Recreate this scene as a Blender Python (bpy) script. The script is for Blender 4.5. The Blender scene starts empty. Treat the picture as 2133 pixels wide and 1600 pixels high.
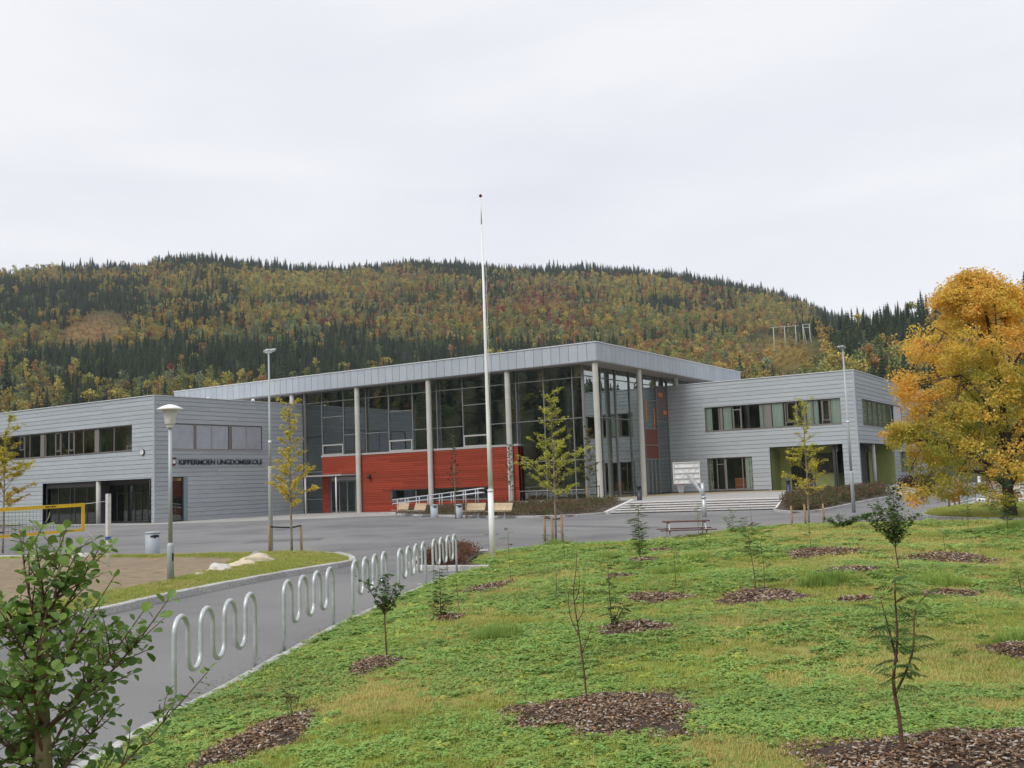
import bpy, bmesh, math, random
import numpy as np
from mathutils import Vector, Matrix, noise
from mathutils.geometry import delaunay_2d_cdt
R = math.radians
scene = bpy.context.scene
COL = scene.collection
rng = np.random.default_rng(7)
random.seed(7)

# ------------------------------------------------------------------ camera
CAMPOS = np.array([33.2422, -63.8815, 2.15])
_f, _p, _r, _y = 2068.04, R(5.6046), R(-2.0728), R(122.3265)
FW = np.array([math.cos(_y)*math.cos(_p), math.sin(_y)*math.cos(_p), math.sin(_p)])
_rt = np.cross(FW, [0, 0, 1]); _rt /= np.linalg.norm(_rt); _up = np.cross(_rt, FW)
RIGHT = _rt*math.cos(_r) + _up*math.sin(_r)
UP = _up*math.cos(_r) - _rt*math.sin(_r)
cam = bpy.data.objects.new('camera', bpy.data.cameras.new('camera'))
COL.objects.link(cam)
cam.matrix_world = Matrix(((RIGHT[0], UP[0], -FW[0], CAMPOS[0]), (RIGHT[1], UP[1], -FW[1], CAMPOS[1]),
                           (RIGHT[2], UP[2], -FW[2], CAMPOS[2]), (0, 0, 0, 1)))
cam.data.sensor_width = 36; cam.data.lens = _f/2133*36
cam.data.clip_start = .1; cam.data.clip_end = 6000
scene.camera = cam

# ------------------------------------------------------------------ world: pale overcast sky
world = bpy.data.worlds.new('World'); scene.world = world
world.use_nodes = True
wn = world.node_tree; wn.nodes.clear()
SUN_EL, SUN_AZ = R(48), R(262)          # azimuth counted from +X towards +Y
sky = wn.nodes.new('ShaderNodeTexSky'); sky.sky_type = 'NISHITA'; sky.sun_disc = False
sky.sun_elevation = SUN_EL; sky.sun_rotation = R(90) - SUN_AZ
tc = wn.nodes.new('ShaderNodeTexCoord')
mp = wn.nodes.new('ShaderNodeMapping'); mp.inputs['Scale'].default_value = (1, 1, 4.5)
mp.inputs['Rotation'].default_value = (R(6), R(-5), R(20))
nz = wn.nodes.new('ShaderNodeTexNoise'); nz.inputs['Scale'].default_value = 1.7
nz.inputs['Detail'].default_value = 5; nz.inputs['Roughness'].default_value = .5; nz.inputs['Distortion'].default_value = .25
cr = wn.nodes.new('ShaderNodeValToRGB')
cr.color_ramp.elements[0].position = .30; cr.color_ramp.elements[0].color = (6.7, 6.8, 7.35, 1)
cr.color_ramp.elements[1].position = .66; cr.color_ramp.elements[1].color = (7.9, 7.95, 8.15, 1)
mix = wn.nodes.new('ShaderNodeMix'); mix.data_type = 'RGBA'; mix.inputs[0].default_value = .94
bg = wn.nodes.new('ShaderNodeBackground'); bg.inputs['Strength'].default_value = .1
wo = wn.nodes.new('ShaderNodeOutputWorld')
wl = wn.links.new
wl(tc.outputs['Generated'], mp.inputs['Vector']); wl(mp.outputs['Vector'], nz.inputs['Vector'])
wl(nz.outputs['Fac'], cr.inputs['Fac']); wl(sky.outputs['Color'], mix.inputs[6]); wl(cr.outputs['Color'], mix.inputs[7])
wl(mix.outputs[2], bg.inputs['Color']); wl(bg.outputs[0], wo.inputs[0])
sun = bpy.data.objects.new('sun', bpy.data.lights.new('sun', 'SUN')); COL.objects.link(sun)
sun.data.energy = 1.5; sun.data.angle = R(28); sun.data.color = (1, .97, .92)
_sd = Vector((math.cos(SUN_EL)*math.cos(SUN_AZ), math.cos(SUN_EL)*math.sin(SUN_AZ), math.sin(SUN_EL)))
sun.rotation_euler = _sd.to_track_quat('Z', 'Y').to_euler(); sun.location = (0, -60, 60)
vs = scene.view_settings
vs.view_transform = 'Standard'; vs.look = 'None'; vs.gamma = 1; vs.exposure = .36; vs.use_curve_mapping = False

# ------------------------------------------------------------------ materials
def nodes_of(name):
    m = bpy.data.materials.new(name); m.use_nodes = True
    nt = m.node_tree
    return m, nt, nt.nodes['Principled BSDF'], nt.nodes.new, nt.links.new

def mat(name, c1, c2=None, scale=8., rough=.6, metal=0., bump=0., bscale=None, big=None, bigscale=.15, rnd=0.,
        stretch=None, detail=6, spec=.5, contrast=(.35, .65)):
    """noise between c1 and c2 in world space, an optional large second noise towards `big`, per-object tint"""
    m, nt, b, N, L = nodes_of(name)
    b.inputs['Roughness'].default_value = rough; b.inputs['Metallic'].default_value = metal
    b.inputs['Specular IOR Level'].default_value = spec
    if c2 is None: c2 = tuple(min(1, x*1.15) for x in c1)
    g = N('ShaderNodeNewGeometry'); mpn = N('ShaderNodeMapping'); L(g.outputs['Position'], mpn.inputs['Vector'])
    if stretch: mpn.inputs['Scale'].default_value = stretch
    n = N('ShaderNodeTexNoise'); n.inputs['Scale'].default_value = scale; n.inputs['Detail'].default_value = detail
    L(mpn.outputs[0], n.inputs['Vector'])
    r = N('ShaderNodeValToRGB'); r.color_ramp.elements[0].position = contrast[0]; r.color_ramp.elements[1].position = contrast[1]
    r.color_ramp.elements[0].color = (*c1, 1); r.color_ramp.elements[1].color = (*c2, 1)
    L(n.outputs['Fac'], r.inputs['Fac']); out = r.outputs['Color']
    if big:
        n2 = N('ShaderNodeTexNoise'); n2.inputs['Scale'].default_value = bigscale; n2.inputs['Detail'].default_value = 4
        L(g.outputs['Position'], n2.inputs['Vector'])
        mr = N('ShaderNodeMapRange'); mr.inputs['From Min'].default_value = .42; mr.inputs['From Max'].default_value = .62
        L(n2.outputs['Fac'], mr.inputs['Value'])
        x = N('ShaderNodeMix'); x.data_type = 'RGBA'; L(mr.outputs[0], x.inputs[0]); L(out, x.inputs[6])
        x.inputs[7].default_value = (*big, 1); out = x.outputs[2]
    if rnd:
        oi = N('ShaderNodeObjectInfo'); mr = N('ShaderNodeMapRange'); L(oi.outputs['Random'], mr.inputs['Value'])
        mr.inputs['To Min'].default_value = 1-rnd; mr.inputs['To Max'].default_value = 1+rnd
        h = N('ShaderNodeHueSaturation'); L(mr.outputs[0], h.inputs['Value']); L(out, h.inputs['Color']); out = h.outputs[0]
    L(out, b.inputs['Base Color'])
    if bump:
        n3 = N('ShaderNodeTexNoise'); n3.inputs['Scale'].default_value = bscale or scale*4; n3.inputs['Detail'].default_value = 4
        L(mpn.outputs[0], n3.inputs['Vector'])
        bp = N('ShaderNodeBump'); bp.inputs['Strength'].default_value = bump; bp.inputs['Distance'].default_value = .02
        L(n3.outputs['Fac'], bp.inputs['Height']); L(bp.outputs[0], b.inputs['Normal'])
    return m

def leaf_mat(name, tint=(1, 1, 1), use_attr=True, base=(.08, .12, .03), trans=.35, rnd=.25, instancer=False, rough=.55):
    """leaf: colour from the mesh attribute `col` (leaf colour; grass and spruce vary in tone along each piece), diffuse plus translucent"""
    m, nt, b, N, L = nodes_of(name)
    b.inputs['Roughness'].default_value = rough; b.inputs['Specular IOR Level'].default_value = .25
    if use_attr:
        a = N('ShaderNodeAttribute'); a.attribute_name = 'col'; out = a.outputs['Color']
    else:
        rgb = N('ShaderNodeRGB'); rgb.outputs[0].default_value = (*base, 1); out = rgb.outputs[0]
    if instancer:
        ti = N('ShaderNodeAttribute'); ti.attribute_type = 'INSTANCER'; ti.attribute_name = 'tint'
        mm = N('ShaderNodeMix'); mm.data_type = 'RGBA'; mm.blend_type = 'MULTIPLY'; mm.inputs[0].default_value = 1
        L(out, mm.inputs[6]); L(ti.outputs['Color'], mm.inputs[7]); out = mm.outputs[2]
    elif rnd:
        oi = N('ShaderNodeObjectInfo'); mr = N('ShaderNodeMapRange'); L(oi.outputs['Random'], mr.inputs['Value'])
        mr.inputs['To Min'].default_value = 1-rnd; mr.inputs['To Max'].default_value = 1+rnd
        h = N('ShaderNodeHueSaturation'); L(mr.outputs[0], h.inputs['Value']); L(out, h.inputs['Color']); out = h.outputs[0]
    L(out, b.inputs['Base Color'])
    tr = N('ShaderNodeBsdfTranslucent'); L(out, tr.inputs['Color'])
    ms = N('ShaderNodeMixShader'); ms.inputs[0].default_value = trans
    L(b.outputs[0], ms.inputs[1]); L(tr.outputs[0], ms.inputs[2]); L(ms.outputs[0], nt.nodes['Material Output'].inputs['Surface'])
    return m

def glass_mat(name, tint, refl=.10, gain=1.5):
    m, nt, b, N, L = nodes_of(name)
    nt.nodes.remove(b)
    t = N('ShaderNodeBsdfTransparent'); t.inputs['Color'].default_value = (*tint, 1)
    g = N('ShaderNodeBsdfGlossy'); g.inputs['Roughness'].default_value = .0; g.inputs['Color'].default_value = (.86, .93, .92, 1)
    nn = N('ShaderNodeTexNoise'); nn.inputs['Scale'].default_value = .35; nn.inputs['Detail'].default_value = 1
    ge = N('ShaderNodeNewGeometry'); L(ge.outputs['Position'], nn.inputs['Vector'])
    bp = N('ShaderNodeBump'); bp.inputs['Strength'].default_value = .10; bp.inputs['Distance'].default_value = .03
    L(nn.outputs['Fac'], bp.inputs['Height']); L(bp.outputs[0], g.inputs['Normal'])
    fr = N('ShaderNodeFresnel'); fr.inputs['IOR'].default_value = 1.5
    ma = N('ShaderNodeMath'); ma.operation = 'MULTIPLY_ADD'; ma.use_clamp = True
    L(fr.outputs[0], ma.inputs[0]); ma.inputs[1].default_value = gain; ma.inputs[2].default_value = refl
    ms = N('ShaderNodeMixShader'); L(ma.outputs[0], ms.inputs[0]); L(t.outputs[0], ms.inputs[1]); L(g.outputs[0], ms.inputs[2])
    L(ms.outputs[0], nt.nodes['Material Output'].inputs['Surface'])
    return m

M = {}
M['cladding'] = mat('grey metal cladding', (.395, .43, .455), (.44, .475, .50), scale=1.2, rough=.5, rnd=.055, stretch=(1, 1, 6), spec=.4, big=(.40, .435, .46), bigscale=.3)
M['joint'] = mat('dark wall backing', (.13, .14, .15), (.17, .18, .19), rough=.8)
M['fascia'] = mat('grey zinc fascia sheet', (.40, .44, .49), (.44, .475, .52), scale=1., rough=.42, rnd=.05, spec=.5)
M['cap'] = mat('light metal capping', (.62, .64, .66), (.68, .7, .72), rough=.4)
M['red'] = mat('red stained timber board', (.26, .044, .024), (.33, .060, .032), scale=3., rough=.75, rnd=.17, stretch=(2, 2, 14), spec=.2, big=(.285, .050, .027), bigscale=.5, bump=.2)
M['redback'] = mat('shadowed red backing', (.10, .015, .008), rough=.9)
M['concrete'] = mat('pale concrete column', (.50, .49, .45), (.60, .59, .55), scale=1.6, rough=.8, bump=.15, bscale=9, big=(.52, .51, .46), bigscale=.6)
M['concrete_dark'] = mat('inner grey concrete', (.22, .22, .21), (.27, .27, .26), scale=2, rough=.9)
M['paving'] = mat('pale concrete paving', (.36, .35, .335), (.44, .43, .41), scale=2.2, rough=.85, bump=.2, bscale=30, big=(.33, .32, .30), bigscale=.35)
M['ochre'] = mat('ochre gravel strip', (.36, .27, .16), (.46, .36, .23), scale=12, rough=.9)
M['granite'] = mat('granite kerb', (.36, .355, .35), (.54, .53, .52), scale=22, rough=.85, bump=.5, bscale=40, rnd=.12)
M['step'] = mat('pale concrete step', (.56, .545, .53), (.66, .65, .63), scale=5, rough=.85, bump=.2)
M['riser'] = mat('shadow dark riser', (.10, .085, .085), (.15, .13, .13), scale=6, rough=.9)  # shade of the recess under each step slab, put into the colour
M['asphalt'] = mat('asphalt', (.150, .150, .152), (.205, .203, .203), scale=.55, rough=.85, bump=.55, bscale=140, big=(.235, .232, .230), bigscale=.11, stretch=(1, 1, 1), spec=.35, detail=12)
M['sand'] = mat('damp brown sand', (.19, .14, .085), (.31, .24, .15), scale=3.5, rough=.95, bump=1., bscale=9, big=(.24, .185, .12), bigscale=.6)
M['soil'] = mat('dark planting soil', (.055, .042, .03), (.10, .08, .06), scale=9, rough=1., bump=.8, bscale=25)
M['mullion'] = mat('grey mullion', (.20, .20, .195), (.235, .235, .23), rough=.5)
M['frame'] = mat('brown grey window frame', (.19, .17, .155), (.22, .20, .18), rough=.5)
M['frame_light'] = mat('light aluminium frame', (.38, .37, .36), (.43, .42, .41), rough=.45)
M['dark_frame'] = mat('dark door frame', (.035, .035, .035), (.05, .05, .05), rough=.5)
M['green_panel'] = mat('olive green render', (.30, .34, .12), (.34, .38, .15), scale=2, rough=.75)
M['green_wall'] = mat('muted green interior wall', (.13, .15, .09), (.16, .18, .11), scale=2, rough=.8)
M['teal'] = mat('grey blue return panel', (.20, .27, .30), (.23, .30, .33), rough=.6)
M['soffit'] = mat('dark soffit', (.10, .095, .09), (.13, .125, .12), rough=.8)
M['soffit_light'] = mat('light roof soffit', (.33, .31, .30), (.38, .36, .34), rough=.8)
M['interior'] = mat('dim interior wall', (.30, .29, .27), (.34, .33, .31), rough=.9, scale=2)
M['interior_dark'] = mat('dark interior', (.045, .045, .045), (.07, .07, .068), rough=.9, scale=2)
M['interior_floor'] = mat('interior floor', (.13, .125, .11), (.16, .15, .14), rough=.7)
M['glass_hall'] = glass_mat('hall glazing', (.70, .76, .74), .25, 1.8)
M['glass'] = glass_mat('window pane', (.93, .97, .94), .09, 1.5)
M['blind'] = mat('external venetian slat', (.50, .52, .57), (.58, .60, .65), scale=2, rough=.4, metal=.1)
M['curtain'] = mat('pale green curtain', (.74, .86, .78), (.90, .95, .90), scale=5, rough=.95, stretch=(6, 6, .15))
M['curtain_print'] = mat('printed curtain', (.25, .30, .24), (.80, .84, .76), scale=7, rough=.95)
M['white'] = mat('white paint', (.84, .84, .84), (.88, .88, .88), rough=.4, scale=3)
M['lamp_glass'] = mat('frosted lamp glass', (.62, .62, .60), (.70, .70, .68), rough=.35)
M['galv'] = mat('galvanised steel', (.48, .51, .52), (.60, .63, .64), scale=6, rough=.38, metal=.35, spec=.6, bump=.05)
M['galv_pole'] = mat('galvanised pole', (.36, .40, .41), (.46, .50, .51), scale=3, rough=.5, metal=.2, stretch=(1, 1, .2))
M['rail'] = mat('light blue grey handrail', (.55, .58, .64), (.62, .65, .70), rough=.4)
M['bin'] = mat('grey powder coated bin', (.36, .40, .45), (.41, .45, .50), rough=.5, scale=2, rnd=.05)
M['black'] = mat('black plastic', (.018, .018, .02), (.028, .028, .03), rough=.5)
M['navy'] = mat('dark blue bollard paint', (.022, .025, .045), (.03, .034, .055), rough=.4)
M['wood_pale'] = mat('pale larch slat', (.50, .38, .24), (.62, .50, .35), scale=3, rough=.7, rnd=.08, stretch=(3, 3, 3))
M['wood_red'] = mat('dark red stained plank', (.10, .035, .03), (.15, .055, .045), scale=5, rough=.65)
M['stake'] = mat('round softwood stake', (.26, .17, .09), (.36, .25, .14), scale=6, rough=.85, stretch=(3, 3, .6))
M['bark_grey'] = mat('smooth grey bark', (.20, .165, .13), (.32, .27, .22), scale=7, rough=.9, bump=.5, bscale=20)
M['bark_dark'] = mat('dark rough bark', (.035, .026, .02), (.085, .065, .05), scale=6, rough=1, bump=1., bscale=12, stretch=(2, 2, .5))
M['bark_red'] = mat('reddish brown bark', (.085, .04, .028), (.15, .08, .055), scale=20, rough=.8, bump=.3)
M['bark_alder'] = mat('olive brown bark', (.14, .115, .06), (.22, .185, .10), scale=9, rough=.85, bump=.4, bscale=30)
M['twig'] = mat('red brown twig', (.10, .045, .035), (.15, .075, .055), scale=20, rough=.7)
M['yellow'] = mat('yellow net tape', (.72, .46, .02), (.80, .54, .035), rough=.5, scale=3)
M['netcord'] = mat('dark net cord', (.06, .06, .06), (.09, .09, .09), rough=.8)
M['blue'] = mat('blue pad', (.03, .08, .35), rough=.6)
M['stone_pale'] = mat('pale boulder', (.50, .47, .43), (.72, .69, .65), scale=3, rough=.85, bump=.5, bscale=8)
M['stone_cream'] = mat('cream boulder', (.55, .46, .33), (.74, .64, .50), scale=3, rough=.85, bump=.5, bscale=8)
M['stone_grey'] = mat('grey boulder', (.25, .25, .26), (.36, .36, .37), scale=3, rough=.85, bump=.5, bscale=8)
M['sign'] = mat('anthracite sign letter', (.035, .045, .06), (.045, .055, .07), rough=.5)
M['maroon'] = mat('maroon shield', (.10, .012, .018), rough=.5)
M['orange'] = mat('orange sheet', (.75, .20, .05), (.80, .25, .06), rough=.7)
M['brownred'] = mat('red brown panel', (.15, .050, .035), (.19, .065, .045), rough=.7)
M['rim'] = mat('red hoop rim', (.45, .05, .05), rough=.5)
M['pylon'] = mat('weathered pylon timber', (.40, .39, .35), (.50, .49, .45), rough=.9)
M['lawn'] = mat('lawn ground', (.17, .21, .045), (.32, .30, .10), scale=1.1, rough=1., bump=.8, bscale=30, big=(.18, .25, .05), bigscale=.35, spec=.1, detail=10)
M['lawn_dry'] = mat('dry lawn ground', (.19, .21, .05), (.34, .29, .11), scale=1.4, rough=1., bump=.8, bscale=30, big=(.18, .23, .05), bigscale=.5, spec=.1, detail=10)
M['wool'] = mat('far ground', (.07, .085, .03), (.12, .12, .05), scale=.03, rough=1., spec=.1)

# ------------------------------------------------------------------ object helpers
def tag(o, label=None, cat=None, group=None, kind=None):
    if label: o['label'] = label
    if cat: o['category'] = cat
    if group: o['group'] = group
    if kind: o['kind'] = kind
    return o

def thing(name, label, cat, loc=(0, 0, 0), rotz=0., group=None):
    o = bpy.data.objects.new(name, None); COL.objects.link(o)
    o.empty_display_size = .3
    o.location = loc; o.rotation_euler = (0, 0, rotz)
    return tag(o, label, cat, group)

def link(name, me, parent=None, world=False, matrix=None):
    """world=True: the mesh is in world coordinates (only under unrotated things)"""
    o = bpy.data.objects.new(name, me); COL.objects.link(o)
    if parent is not None:
        o.parent = parent
        top = parent
        off = Vector((0, 0, 0))
        if world:
            while top.parent: top = top.parent
            off = -top.location if parent is top else Vector((0, 0, 0))
        if matrix is not None: o.matrix_basis = Matrix.Translation(off) @ matrix
        else: o.location = off
    elif matrix is not None: o.matrix_basis = matrix
    return o

def copy_tree(o, parent=None):
    c = o.copy(); COL.objects.link(c); c.parent = parent
    for ch in list(o.children): copy_tree(ch, c)
    return c

class MB:
    """collects polygons with material slots and becomes one mesh"""
    def __init__(s): s.v = []; s.f = []; s.mi = []; s.smooth = []
    def add(s, vs, fs, mi=0, sm=False):
        b = len(s.v); s.v += [tuple(x) for x in vs]
        s.f += [tuple(b+i for i in f) for f in fs]; s.mi += [mi]*len(fs); s.smooth += [sm]*len(fs)
        return s
    def box(s, x0, x1, y0, y1, z0, z1, mi=0, xf=None):
        vs = [(x, y, z) for z in (z0, z1) for y in (y0, y1) for x in (x0, x1)]
        if xf: vs = [xf(*v) for v in vs]
        return s.add(vs, [(0, 2, 3, 1), (4, 5, 7, 6), (0, 1, 5, 4), (2, 6, 7, 3), (0, 4, 6, 2), (1, 3, 7, 5)], mi)
    def bar(s, a, b, w, h=None, mi=0, up=(0, 0, 1)):
        """rectangular bar from a to b"""
        a = Vector(a); b = Vector(b); d = (b-a).normalized(); h = w if h is None else h
        u = Vector(up)
        if abs(d.dot(u)) > .98: u = Vector((1, 0, 0))
        x = d.cross(u).normalized(); y = x.cross(d)
        vs = [p+x*sx*w/2+y*sy*h/2 for p in (a, b) for sx, sy in ((-1, -1), (1, -1), (1, 1), (-1, 1))]
        return s.add(vs, [(3, 2, 1, 0), (4, 5, 6, 7), (0, 1, 5, 4), (1, 2, 6, 5), (2, 3, 7, 6), (3, 0, 4, 7)], mi)
    def tube(s, pts, rad, n=8, mi=0, caps=True, sm=True):
        pts = [Vector(p) for p in pts]
        if not hasattr(rad, '__len__'): rad = [rad]*len(pts)
        b = len(s.v); ref = None
        for i, p in enumerate(pts):
            d = (pts[min(i+1, len(pts)-1)] - pts[max(i-1, 0)])
            d = d.normalized() if d.length > 1e-9 else Vector((0, 0, 1))
            if ref is None:
                ref = Vector((1, 0, 0)) if abs(d.x) < .8 else Vector((0, 1, 0))
            x = (ref - d*ref.dot(d)).normalized(); y = d.cross(x); ref = x
            for k in range(n):
                a = 2*math.pi*k/n
                s.v.append(tuple(p + (x*math.cos(a)+y*math.sin(a))*rad[i]))
        for i in range(len(pts)-1):
            for k in range(n):
                k2 = (k+1) % n
                s.f.append((b+i*n+k, b+i*n+k2, b+(i+1)*n+k2, b+(i+1)*n+k)); s.mi.append(mi); s.smooth.append(sm)
        if caps:
            s.f.append(tuple(b+k for k in reversed(range(n)))); s.mi.append(mi); s.smooth.append(False)
            e = b+(len(pts)-1)*n
            s.f.append(tuple(e+k for k in range(n))); s.mi.append(mi); s.smooth.append(False)
        return s
    def lathe(s, prof, n=20, mi=0, c=(0, 0), sm=True):
        """prof: [(r, z)]"""
        b = len(s.v)
        for r_, z in prof:
            for k in range(n):
                a = 2*math.pi*k/n; s.v.append((c[0]+r_*math.cos(a), c[1]+r_*math.sin(a), z))
        for i in range(len(prof)-1):
            for k in range(n):
                k2 = (k+1) % n
                s.f.append((b+i*n+k, b+i*n+k2, b+(i+1)*n+k2, b+(i+1)*n+k)); s.mi.append(mi); s.smooth.append(sm)
        s.f.append(tuple(b+k for k in reversed(range(n)))); s.mi.append(mi); s.smooth.append(False)
        e = b+(len(prof)-1)*n
        s.f.append(tuple(e+k for k in range(n))); s.mi.append(mi); s.smooth.append(False)
        return s
    def prism(s, poly, z0, z1, mi=0):
        """closed prism over a ccw polygon; z1 may be a list"""
        n = len(poly)
        zt = z1 if hasattr(z1, '__len__') else [z1]*n
        vs = [(x, y, z0) for x, y in poly] + [(x, y, zt[i]) for i, (x, y) in enumerate(poly)]
        return s.add(vs, [tuple(reversed(range(n))), tuple(range(n, 2*n))] + [(i, (i+1) % n, n+(i+1) % n, n+i) for i in range(n)], mi)
    def mesh(s, name, mats):
        me = bpy.data.meshes.new(name)
        me.from_pydata([tuple(v) for v in s.v], [], s.f)
        for m in (mats if isinstance(mats, (list, tuple)) else [mats]):
            if m: me.materials.append(m)
        me.polygons.foreach_set('material_index', s.mi)
        me.polygons.foreach_set('use_smooth', s.smooth)
        me.update()
        return me
    def build(s, name, mats, parent=None, world=False, matrix=None):
        return link(name, s.mesh(name, mats), parent, world, matrix)

def np_mesh(name, verts, faces, mats, col=None, smooth=False, mi=None):
    """verts (n,3), faces (m,k) with one k"""
    me = bpy.data.meshes.new(name)
    verts = np.asarray(verts, np.float32); faces = np.asarray(faces, np.int32)
    m, k = faces.shape
    me.vertices.add(len(verts)); me.vertices.foreach_set('co', verts.ravel())
    me.loops.add(m*k); me.loops.foreach_set('vertex_index', faces.ravel())
    me.polygons.add(m); me.polygons.foreach_set('loop_start', np.arange(0, m*k, k, dtype=np.int32))
    try: me.polygons.foreach_set('loop_total', np.full(m, k, np.int32))
    except Exception: pass
    if smooth: me.polygons.foreach_set('use_smooth', np.ones(m, bool))
    if mi is not None: me.polygons.foreach_set('material_index', np.asarray(mi, np.int32))
    for x in (mats if isinstance(mats, (list, tuple)) else [mats]): me.materials.append(x)
    if col is not None:
        a = me.attributes.new('col', 'FLOAT_COLOR', 'POINT')
        c = np.ones((len(verts), 4), np.float32); c[:, :3] = col; a.data.foreach_set('color', c.ravel())
    me.update(calc_edges=True); me.validate()
    return me

def norm(a): return a/np.maximum(np.linalg.norm(a, axis=-1, keepdims=True), 1e-9)

# leaf templates: (verts (x along, y across, z up), faces)
def tpl(kind):
    if kind == 'quad': return np.array([(0, 0, 0), (.5, .42, .05), (1, 0, -.05), (.5, -.42, .05)]), np.array([(0, 3, 2, 1)])
    if kind == 'fold': return np.array([(0, 0, 0), (.45, .34, .12), (1, 0, -.12), (.45, -.34, .12), (.5, 0, 0)]), np.array([(0, 4, 1), (4, 2, 1), (0, 3, 4), (3, 2, 4)])
    if kind == 'ovate':   # broad rounded leaf, folded along the midrib, 12 triangles
        o = [(0, 0), (.12, .17), (.35, .36), (.62, .42), (.84, .30), (.97, .10), (1.0, 0)]
        v = [(0, 0, 0), (.35, 0, .02), (.65, 0, 0), (1., 0, -.10)]
        for x, y in o[1:6]: v.append((x, y, .10*y/.42-.08*x*x))
        for x, y in o[1:6]: v.append((x, -y, .10*y/.42-.08*x*x))
        f = [(0, 1, 4), (1, 5, 4), (1, 2, 5), (2, 6, 5), (2, 7, 6), (2, 3, 7), (3, 8, 7),
             (0, 9, 1), (1, 9, 10), (1, 10, 2), (2, 10, 11), (2, 11, 12), (2, 12, 3), (3, 12, 13)]
        return np.array(v), np.array(f)
    if kind == 'pinnate':  # compound leaf, thirteen leaflets along an arching stalk
        v = []; f = []
        def leaflet(x, side, l, droop):
            b = len(v); z0 = -.30*x*x
            dx, dy = (.35, .94*side) if side else (1, 0)
            px, py = -dy, dx
            for t, w, dz in ((0, 0, 0), (.4, .17, .02), (1, 0, -droop), (.4, -.17, .02)):
                v.append((x+dx*l*t+px*w*l, dy*l*t+py*w*l, z0+dz*l-.25*l*t*t))
            f.append((b, b+1, b+2, b+3) if True else 0)
        for i, x in enumerate((.22, .36, .50, .64, .77, .89)):
            l = (.26, .32, .34, .33, .28, .22)[i]
            leaflet(x, 1, l, .25); leaflet(x, -1, l, .25)
        leaflet(.96, 0, .24, .2)
        b = len(v)
        for x in (0, .33, .66, 1): v.append((x, .008, -.30*x*x)); v.append((x, -.008, -.30*x*x))
        for i in range(3): f.append((b+2*i, b+2*i+2, b+2*i+3, b+2*i+1))
        return np.array(v), np.array(f)
    if kind == 'star':    # lobed leaf
        v = [(0, 0, 0)]
        for a, r_ in ((-110, .5), (-70, .28), (-42, .72), (-20, .38), (0, .9), (20, .38), (42, .72), (70, .28), (110, .5)):
            v.append((.25+r_*math.cos(R(a)), r_*math.sin(R(a)), -.10*r_))
        return np.array(v), np.array([(0, i, i+1) for i in range(1, 9)])

def leaves_geo(kind, pos, axis, nrm, size, col, curl=0.):
    T, F = tpl(kind)
    pos = np.asarray(pos, float); n = len(pos)
    a = norm(np.asarray(axis, float)); w = norm(np.cross(nrm, a)); u = np.cross(a, w)
    size = np.broadcast_to(np.asarray(size, float), (n,))
    P = (pos[:, None, :] + size[:, None, None]*(T[None, :, 0, None]*a[:, None, :] + T[None, :, 1, None]*w[:, None, :] + T[None, :, 2, None]*u[:, None, :]))
    FF = F[None] + (np.arange(n)*len(T))[:, None, None]
    C = np.repeat(np.asarray(col, float), len(T), 0)
    return P.reshape(-1, 3), FF.reshape(-1, F.shape[1]), C

def hmix(a, b, t):
    a = np.asarray(a, float); b = np.asarray(b, float); t = np.asarray(t)[..., None]
    return a*(1-t)+b*t

def scatter(name, pts, rot, scl, idx, sources, tint=None, label=None, cat=None, parent=None):
    """one object: geometry nodes put instances of the source meshes on the points"""
    me = bpy.data.meshes.new(name); n = len(pts)
    me.vertices.add(n); me.vertices.foreach_set('co', np.asarray(pts, np.float32).ravel())
    for nm, ty, dat, key in (('rot', 'FLOAT_VECTOR', rot, 'vector'), ('scl', 'FLOAT_VECTOR', scl, 'vector'), ('idx', 'INT', idx, 'value')):
        at = me.attributes.new(nm, ty, 'POINT'); at.data.foreach_set(key, np.asarray(dat, np.int32 if ty == 'INT' else np.float32).ravel())
    at = me.attributes.new('tint', 'FLOAT_COLOR', 'POINT')
    t4 = np.ones((n, 4), np.float32)
    if tint is not None: t4[:, :3] = tint
    at.data.foreach_set('color', t4.ravel())
    o = link(name, me, parent)
    ng = bpy.data.node_groups.new(name, 'GeometryNodeTree')
    ng.interface.new_socket('Geometry', in_out='INPUT', socket_type='NodeSocketGeometry')
    ng.interface.new_socket('Geometry', in_out='OUTPUT', socket_type='NodeSocketGeometry')
    N, L = ng.nodes.new, ng.links.new
    gi, go = N('NodeGroupInput'), N('NodeGroupOutput')
    iop = N('GeometryNodeInstanceOnPoints'); g2i = N('GeometryNodeGeometryToInstance')
    srcs = []
    for s in sources:
        so = bpy.data.objects.new(name+'_source', s); nd = N('GeometryNodeObjectInfo'); nd.inputs['Object'].default_value = so
        srcs.append(nd)
    for nd in reversed(srcs): L(nd.outputs['Geometry'], g2i.inputs[0])
    for nm, ty, sock in (('rot', 'FLOAT_VECTOR', 'Rotation'), ('scl', 'FLOAT_VECTOR', 'Scale'), ('idx', 'INT', 'Instance Index')):
        na = N('GeometryNodeInputNamedAttribute'); na.data_type = ty; na.inputs['Name'].default_value = nm
        if sock == 'Rotation':
            e = N('FunctionNodeEulerToRotation'); L(na.outputs['Attribute'], e.inputs[0]); L(e.outputs[0], iop.inputs[sock])
        else: L(na.outputs['Attribute'], iop.inputs[sock])
    iop.inputs['Pick Instance'].default_value = True
    L(gi.outputs[0], iop.inputs['Points']); L(g2i.outputs[0], iop.inputs['Instance']); L(iop.outputs[0], go.inputs[0])
    md = o.modifiers.new('scatter', 'NODES'); md.node_group = ng
    tag(o, label, cat, kind='stuff')
    return o

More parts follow.
